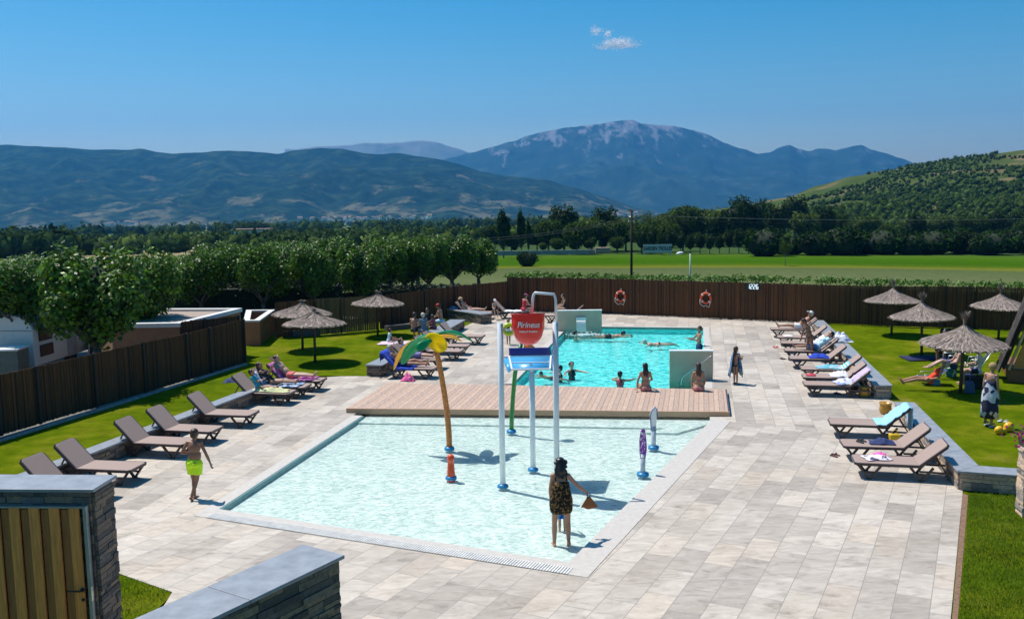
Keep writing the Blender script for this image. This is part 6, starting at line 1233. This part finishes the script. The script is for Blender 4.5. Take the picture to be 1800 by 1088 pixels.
sandals(W(1472,692),1.0,navy,'dark blue sandals on the paving left of the yellow clay pot'); sandals(W(1468,801),.5,mat('maroon_rubber',(.08,.015,.015),.6),'dark red sandals on the paving beneath the nearest right lounger'); sandals(W(1376,631),1.2,mat('black_rubber',(.01,.01,.012)),'black sandals left of the far right loungers'); sandals(W(1364,611),.2,mat('red_rubber',(.5,.03,.06),.6),'red sandals at the foot end of the far right row'); sandals(W(700,681),1.5,mat('black_rubber',(.01,.01,.012)),'dark shoes under the lounger of the man on the blue towel')
sandals(W(1763,741),-.9,mat('grey_white_shoe',(.55,.56,.58),.6),'grey and white trainers lying on the lawn right of the woman in the long dress')
o,a=onlounger('A8',.25,.0); crumple(o,a,(.70,.60),wpat,'white and blue patterned towel heaped on the lounger beside the yellow clay pot','towel','towel',11,.22)
drape('A8',.45,1.08,.6,fabric('violet_grey_towel',(.35,.36,.52),(.65,.45,.58),5,'Y'),'towel','grey violet striped towel on the backrest beside the yellow clay pot')
o,a=onlounger('A7',.15,.0); crumple(o,a,(.60,.6),white,'white towel heaped on the second lounger from the yellow clay pot','towel','towel',13,.2); o,a=onlounger('A7',-.75,0); crumple(o,a,(.3,.3),mat('red_rubber',(.5,.03,.06)),'small red cloth at the foot end of the second far lounger',seed=15)
o,a=onlounger('A6',-.1,.0); crumple(o,a,(.85,.5),fabric('pink_turquoise',(.65,.25,.42),(.10,.45,.55),4,'noise',(.7,.65,.7)),'pink and turquoise towel on the third lounger from the yellow clay pot','towel','towel',17,.12); drape('A6',.0,.6,.6,fabric('turq_stripe',(.65,.70,.74),(.10,.50,.58),4,'X'),'towel','white and turquoise striped towel at the hinge of the third far lounger')
o,a=onlounger('A5',.02,.0); crumple(o,a,(.75,.55),blue,'royal blue towel lying on the seat of the fourth far lounger','towel','towel',19,.18)
drape('A3',.15,.7,.70,wpat,'towel','white patterned towel hanging at the hinge of the lounger behind the standing girl'); o,a=onlounger('A2',-.6,0); crumple(o,a,(.4,.4),fabric('pink_white2',(.6,.25,.3),(.75,.72,.7),9,'noise'),'pink and white cloth at the foot of a far right lounger',seed=21,h=.06)
o=W(1477,601,.42); crumple(o,R(-11),(.85,.55),wpat,'white and violet blanket spread over the far right stone wall','blanket','blanket',23,.38); 
o,a=onlounger('L5',-.25,.0); crumple(o,a,(1.25,.5),fabric('yellow_towel',(.50,.52,.20),(.66,.66,.36),4,'noise'),'pale yellow towel over the legs of the child on the lounger','towel','towel',25,.17)
o=W(405,672,.42); crumple(o,0,(.45,.35),navy,'dark bag lying on the left stone wall behind the child','bag','bag',27,.16)
o,a=onlounger('B1',-.15,.42); crumple(V((o.x,o.y-.25,0)),a,(.5,.3),fabric('pink_yellow_bag',(.75,.65,.05),(.75,.12,.35),5,'noise'),'yellow and pink towel hanging by the lounger of the man on the blue towel','towel','towel',29,.3)
# --- group on the short stone wall
def seated(loc,lab,rz,h=1.65,pel=(0,0,.10),**k):
    d=dict(up=(0,.12,1),up2=(0,.25,1),aL=((-.2,.4,-.9),(.1,.9,-.2)),aR=((.2,.4,-.9),(-.1,.9,-.2)),lL=((-.08,1,0),(0,0,-1),(0,1,0)),lR=((.08,1,0),(0,0,-1),(0,1,0))); d.update(k); return person(lab,loc,R(rz),h,pel,**d)
g42=.42
seated(W(776,568,g42),'man in a red cap and pale swim shorts sitting on the short stone wall',75,1.75,skin=0,hair=('short',HD),fem=False,face=True,wear=(('hat',mat('red_cap',(.55,.01,.015),.7),1),('shorts',mat('pale_blue_cloth',(.42,.66,.8)),.5)))
seated(W(746,584,g42),'white haired woman in a blue grey top seated on the wall with her back turned',30,1.6,skin=1,hair=('short',mat('hair_white',(.62,.58,.50),.7)),wd=1.15,wear=(('tee',mat('blue_grey_shirt',(.14,.19,.24),.8)),('shorts',mat('dark_grey_cloth',(.05,.06,.06),.8),.9)))
seated(W(738,583,g42)+V((-.25,0,0)),'tanned bather bending forward at the left end of the seated group',-10,1.6,skin=0,hair=('short',HD),fem=False,wear=(('shorts',bk),))
seated(W(759,580,g42)+V((.1,.2,0)),'child in a dark pink top sitting between the adults on the wall',60,1.15,skin=2,hair=('short',HD),hs=1.15,wear=(('tee',mat('dark_pink_cloth',(.22,.06,.10),.8)),('shorts',bk)))
seated(W(757,574,g42)+V((-.15,.8,-.1)),'dark haired person seated behind the group by the brown fence',160,1.65,skin=2,hair=('short',HB),wear=(('tee',bk),('shorts',bk)))
# --- child on the left lawn with towel
q=W(685,603); cr_=crumple(W(702,603),0,(1.7,.9),fabric('pink_towel_lawn',(.68,.20,.38),(.62,.52,.58),2,'noise'),'pink and white towel spread on the left lawn','towel','towel',31,.05); seated(q+V((-.05,.1,.03)),'small child in a pale blue top sitting on the pink towel on the lawn',-70,1.0,skin=0,hs=1.25,hair=('short',HD),lL=((-.1,1,.1),(0,1,-.1),(0,.5,1)),lR=((.1,1,.1),(0,1,-.1),(0,.5,1)),wear=(('tee',mat('pale_blue_cloth',(.42,.66,.8))),))
# --- child with swim ring walking beyond the tower
q=W(894,605); I=person('small child in white shorts carrying a lime green swim ring on the far paving',q,R(170),1.05,(0,0,.56),aL=((-.5,.3,-.6),(0,.9,.1)),aR=((.5,.3,-.6),(0,.9,.1)),skin=2,hs=1.25,hair=('short',HB),fem=False,wear=(('shorts',white,.6),))
b=MB(); torus(b,.20,.085,Matrix.Rotation(R(75),3,'X'),(0,0,0),24,10); o=b.build('swim_ring',mat('lime_vinyl',(.50,.58,.02),.3,.05,5)); o.location=q+V((.02,-.2,.66)); tag(o,'lime green swim ring carried in front of the small child','swim ring')
# --- back left corner
def back_lounger(px,py,lab,rz=-1):
    o=lounger('x%d'%px,px,py,rz,lab,'sun loungers by the back fence'); return o
back_lounger(864,549,'brown lounger with the woman in the sun hat by the planter wall'); back_lounger(932,548,'brown lounger with a blue white towel left of the waterfall wall'); back_lounger(958,554,'brown lounger facing the back fence beside the folded parasol',1)
LG['K1']=LG['x864']; LG['K2']=LG['x932']
onl_('K1','woman in a straw sun hat and pink bikini lying on a far left lounger',1.65,A4,skin=1,hair=('long',HD),face=True,wear=(('hat',mat('straw_hat',(.45,.34,.2),.9)),('brief',coral),('top',coral)))
drape('K2',-.85,.3,.7,fabric('pale_blue_white',(.45,.62,.75),(.70,.74,.78),7,'noise'),'towel','pale blue and white towel on a lounger before the seated woman in red',head=-1)
seated(W(869,548,.4),'child in a white cap sitting on the end of a far left lounger',200,1.15,skin=1,hs=1.15,hair=('short',HD),face=True,wear=(('hat',white,1),('shorts',bk)))
seated(W(921,546,.42),'woman in a red swimsuit and pink cap sitting on a lounger by the back fence',-50,1.62,skin=1,hair=('short',HD),face=True,wear=(('hat',mat('pink_cap',(.6,.08,.25),.7),1),('suit',mat('red_suit',(.5,.03,.05)))))
mar=mat('maroon_cloth',(.16,.01,.03),.8); person('woman in a maroon dress leaning over a deck chair by the back fence',W(912,543)+V((0,.4,0)),R(-80),1.68,(0,0,.93),up=(0,.35,1),up2=(0,.6,.8),hu=(0,.5,.9),aL=((0,.8,-.4),(0,1,-.1)),aR=((0,.8,-.4),(0,1,-.1)),skin=1,hair=('short',HD),face=True,wear=(('dress',mar,.45,[(-1,.25,.2),(-.5,.22,.18),(0,.19,.15),(.5,.165,.14),(1.0,.165,.135),(1.4,.15,.12)]),))
def deckchair(loc,rz,m,lab,back=1.0):
    r=empty('camping_chair',loc,rz,lab,'chair'); al=mat('aluminium_tube',(.55,.56,.57),.3,metal=.7)
    b=MB(); b.sheet([[V((x,.0,.34)) for x in(-.26,0,.26)],[V((x,.42,.38)) for x in(-.26,0,.26)]],.015); b.build('seat',m,r); b=MB(); b.sheet([[V((x,0,.35)) for x in(-.26,0,.26)],[V((x,-.18,.35+back*.3)) for x in(-.26,0,.26)],[V((x,-.34,.35+back*.6)) for x in(-.26,0,.26)]],.015); b.build('backrest',m,r)
    for s in(-1,1):
        b=MB(); b.tube([(s*.28,.44,.38),(s*.28,-.28,0)],.012,6); b.build('leg',al,r); b=MB(); b.tube([(s*.28,.40,0),(s*.28,-.02,.36),(s*.28,-.36,.36+back*.6)],.012,6); b.build('leg',al,r); b=MB(); b.tube([(s*.30,.36,.36),(s*.30,.32,.58),(s*.30,-.12,.58)],.014,6); b.build('armrest',al,r)
    return r
deckchair(W(901,541),R(-60),mat('purple_canvas',(.16,.01,.14),.8),'purple deck chair standing in the back left corner of the fences'); deckchair(W(932,537),R(190),mat('navy_canvas',(.03,.045,.16),.8),'tall navy deck chair that the woman in maroon leans over',1.25)
deckchair(W(993,546),R(100),mat('pink_canvas',(.62,.14,.22),.8),'pink deck chair right of the folded parasol by the back fence'); seated(W(994,546,.42),'dark haired woman sitting in the pink deck chair by the back fence',100,1.6,skin=1,hair=('short',HB),face=True,wear=(('suit',bk),),lL=((-.1,1,.15),(0,.5,-.8),(0,1,0)),lR=((.1,1,.15),(0,.5,-.8),(0,1,0)))
q=W(954,546); r=empty('folded_parasol',q,0,'closed pale pink parasol standing upright by the back fence','parasol'); b=MB(); b.tube([(0,0,0),(0,0,1.3)],.02,8); b.build('post',WHT,r); b=MB(); b.lathe([(.03,.85),(.075,.9),(.09,1.2),(.085,1.5),(.06,1.72),(.02,1.84),(0,1.86)],12); b.build('canopy',mat('pale_pink_canvas',(.62,.50,.48),.8,.1,5),r)
q=W(800,543,.5); crumple(q+V((-.3,.3,0)),0,(.9,.4),mat('sky_blue_cloth',(.04,.22,.45),.8),'blue towel lying on the dark wall in the far left corner','towel','towel',33,.15)
# --- yellow clay pots, gingham items, pool toys on the right lawn
def pot(px,py,lab):
    r=empty('clay_pot',W(px,py),0,lab,'pot'); b=MB(); b.lathe([(0,0),(.12,0),(.155,.06),(.17,.15),(.155,.25),(.15,.28),(.175,.29),(.175,.32),(.145,.32),(.13,.26),(.0,.25)],24); b.build('bowl',mat('yellow_glaze',(.50,.25,.02),.35,.12,8,coat=.3),r); b=MB(); b.lathe([(0,.262),(.14,.262)],20); b.build('soil',mat('pot_soil',(.03,.02,.015),.9),r)
pot(1519,697,'round yellow glazed clay pot at the front end of the far right stone wall'); pot(1556,727,'yellow glazed clay pot half hidden behind the light blue towel')
b=MB(); rg=random.Random(8)
for c,r_ in (((-.20,0,.10),.11),((0,.02,.07),.07),((.24,.10,.12),.13)): b.ell(c,(r_*1.1,r_*.9,r_),None,14,10)
me=remesh(b,mat('yellow_toy',(.80,.42,.01),.35,.05,6),.012,2,'toy'); o=link('beach_toy',me,None,W(1766,761),R(20)); tag(o,'bulky yellow inflatable toy lying on the lawn near the purple flowers','toy')
# --- people under the big parasol on the right
seated(W(1635,672,.25),'woman with a grey bun in a red top stretched out on a low chair',78,1.62,up=(0,-.75,.7),up2=(0,-.65,.8),lL=((-.06,1,.05),(0,1,-.25),(0,.6,.8)),lR=((.06,1,.12),(0,1,-.3),(0,.6,.8)),skin=0,hair=('bun',HG),wear=(('suit',mat('orange_red_cloth',(.75,.06,.02),.8)),),face=True); deckchair(W(1640,675),R(78),mat('navy_canvas',(.03,.045,.16)),'low folding camping chair under the woman in the red top',.8).scale=(1,1,.62)
seated(W(1676,647,.35),'bather with bent bare legs resting in a chair left of the big parasol post',80,1.66,up=(0,-.7,.75),lL=((-.06,1,.5),(0,.9,-.5),(0,1,0)),lR=((.06,1,.35),(0,.9,-.45),(0,1,0)),skin=1,hair=('short',HD),fem=False,wear=(('shorts',navy,.6),)); deckchair(W(1680,652),R(80),mat('navy_canvas',(.03,.045,.16)),'dark folding camping chair left of the big parasol post')
seated(W(1718,656,.42),'woman in a white sun visor and white top sitting in a camping chair',70,1.62,up=(0,-.2,1),up2=(0,.05,1),hu=(0,.35,1),skin=1,hair=('short',HG),wear=(('hat',white,1),('tee',mat('white_top_cloth',(.62,.60,.60),.9)),('shorts',mat('navy_cloth',(.015,.03,.12)),.5)),face=True); deckchair(W(1722,660),R(70),mat('dark_green_canvas',(.02,.05,.04),.8),'camping chair with pale frame under the woman in the white visor')
seated(W(1668,622,.42)+V((0,.2,0)),'person in dark clothes sitting in the shade behind the big parasol post',130,1.7,skin=2,hair=('short',HB),fem=False,wear=(('tee',mat('black_cloth',(.012,.012,.012),.9)),('shorts',mat('black_cloth',(.012,.012,.012)),.9))); deckchair(W(1671,625)+V((0,.2,0)),R(130),mat('black_canvas',(.012,.012,.014),.9),'black camping chair in the shade behind the big parasol post')
seated(W(1652,618,.3),'second person in dark clothes crouching in the shade left of the others',-60,1.6,skin=2,hair=('short',HB),wear=(('tee',mat('black_cloth',(.012,.012,.012))),('shorts',mat('black_cloth',(.012,.012,.012)),.9)),lL=((-.1,1,.5),(0,-.1,-1),(0,1,0)),lR=((.1,1,.5),(0,-.1,-1),(0,1,0)))
b=MB(); g=[[V((x*.5,y*.5,.02+.01*math.sin(x*3+y*2))) for x in range(-2,3)] for y in range(-1,2)]; b.sheet(g,.02); o=b.build('blanket',mat('midnight_blanket',(.012,.015,.07),.9)); o.location=W(1636,630); tag(o,'dark blue picnic blanket in the shade left of the big parasol','blanket')
def bag(px,py,m,lab,s=1,rz=0):
    r=empty('beach_bag',W(px,py),rz,lab,'bag'); b=MB(); b.add([(x*(.20 if z else .16)*s,y*(.10 if z else .12)*s,z*.28*s) for z in(0,1) for y in(-1,1) for x in(-1,1)],[(0,2,3,1),(4,5,7,6),(0,1,5,4),(1,3,7,5),(3,2,6,7),(2,0,4,6)]); b.build('body',m,r,bevel=.03*s); b=MB(); b.tube([(-.1*s,0,.27*s),(-.08*s,0,.42*s),(.08*s,0,.42*s),(.1*s,0,.27*s)],.01*s,6); b.build('handle',m,r)
bag(1700,672,navy,'navy beach bag on the grass under the big parasol'); bag(1712,682,mat('black_cloth',(.012,.012,.012)),'black beach bag in front of the camping chair with pale frame',1.3,.4); bag(1672,662,fabric('teal_print_bag',(.03,.16,.20),(.35,.5,.45),9,'blob'),'teal printed beach bag beside the big parasol post',1.1,.8); bag(1645,677,mat('bright_blue_cloth',(.02,.28,.62),.7),'small bright blue bag under the chair of the woman in red',.6,.2); bag(1704,690,mat('slate_blue_cloth',(.06,.10,.2),.8),'slate blue bag lying in the parasol shadow by the trunk',1.2,1.2)
bag(870,552,mat('black_cloth',(.012,.012,.012)),'black bag under the lounger of the woman in the sun hat',1.1); bag(985,550,mat('dark_grey_cloth',(.05,.06,.06)),'dark bag at the foot of the pink deck chair',.9); bag(1504,688,mat('black_cloth',(.012,.012,.012)),'black bag tucked between the last far lounger and the wall',1.4); bag(1572,776,mat('yellow_vinyl',(.75,.5,.02),.4),'small yellow bag behind the second nearest right lounger',.7)
b=MB(); b.ell((0,0,.08),(.22,.12,.09),None,14,8,.1); o=b.build('purple_float',mat('purple_vinyl',(.22,.14,.45),.5)); o.location=W(1697,597); tag(o,'small violet float lying on the lawn behind the big parasol','float')
# unused prototypes placed nowhere are removed
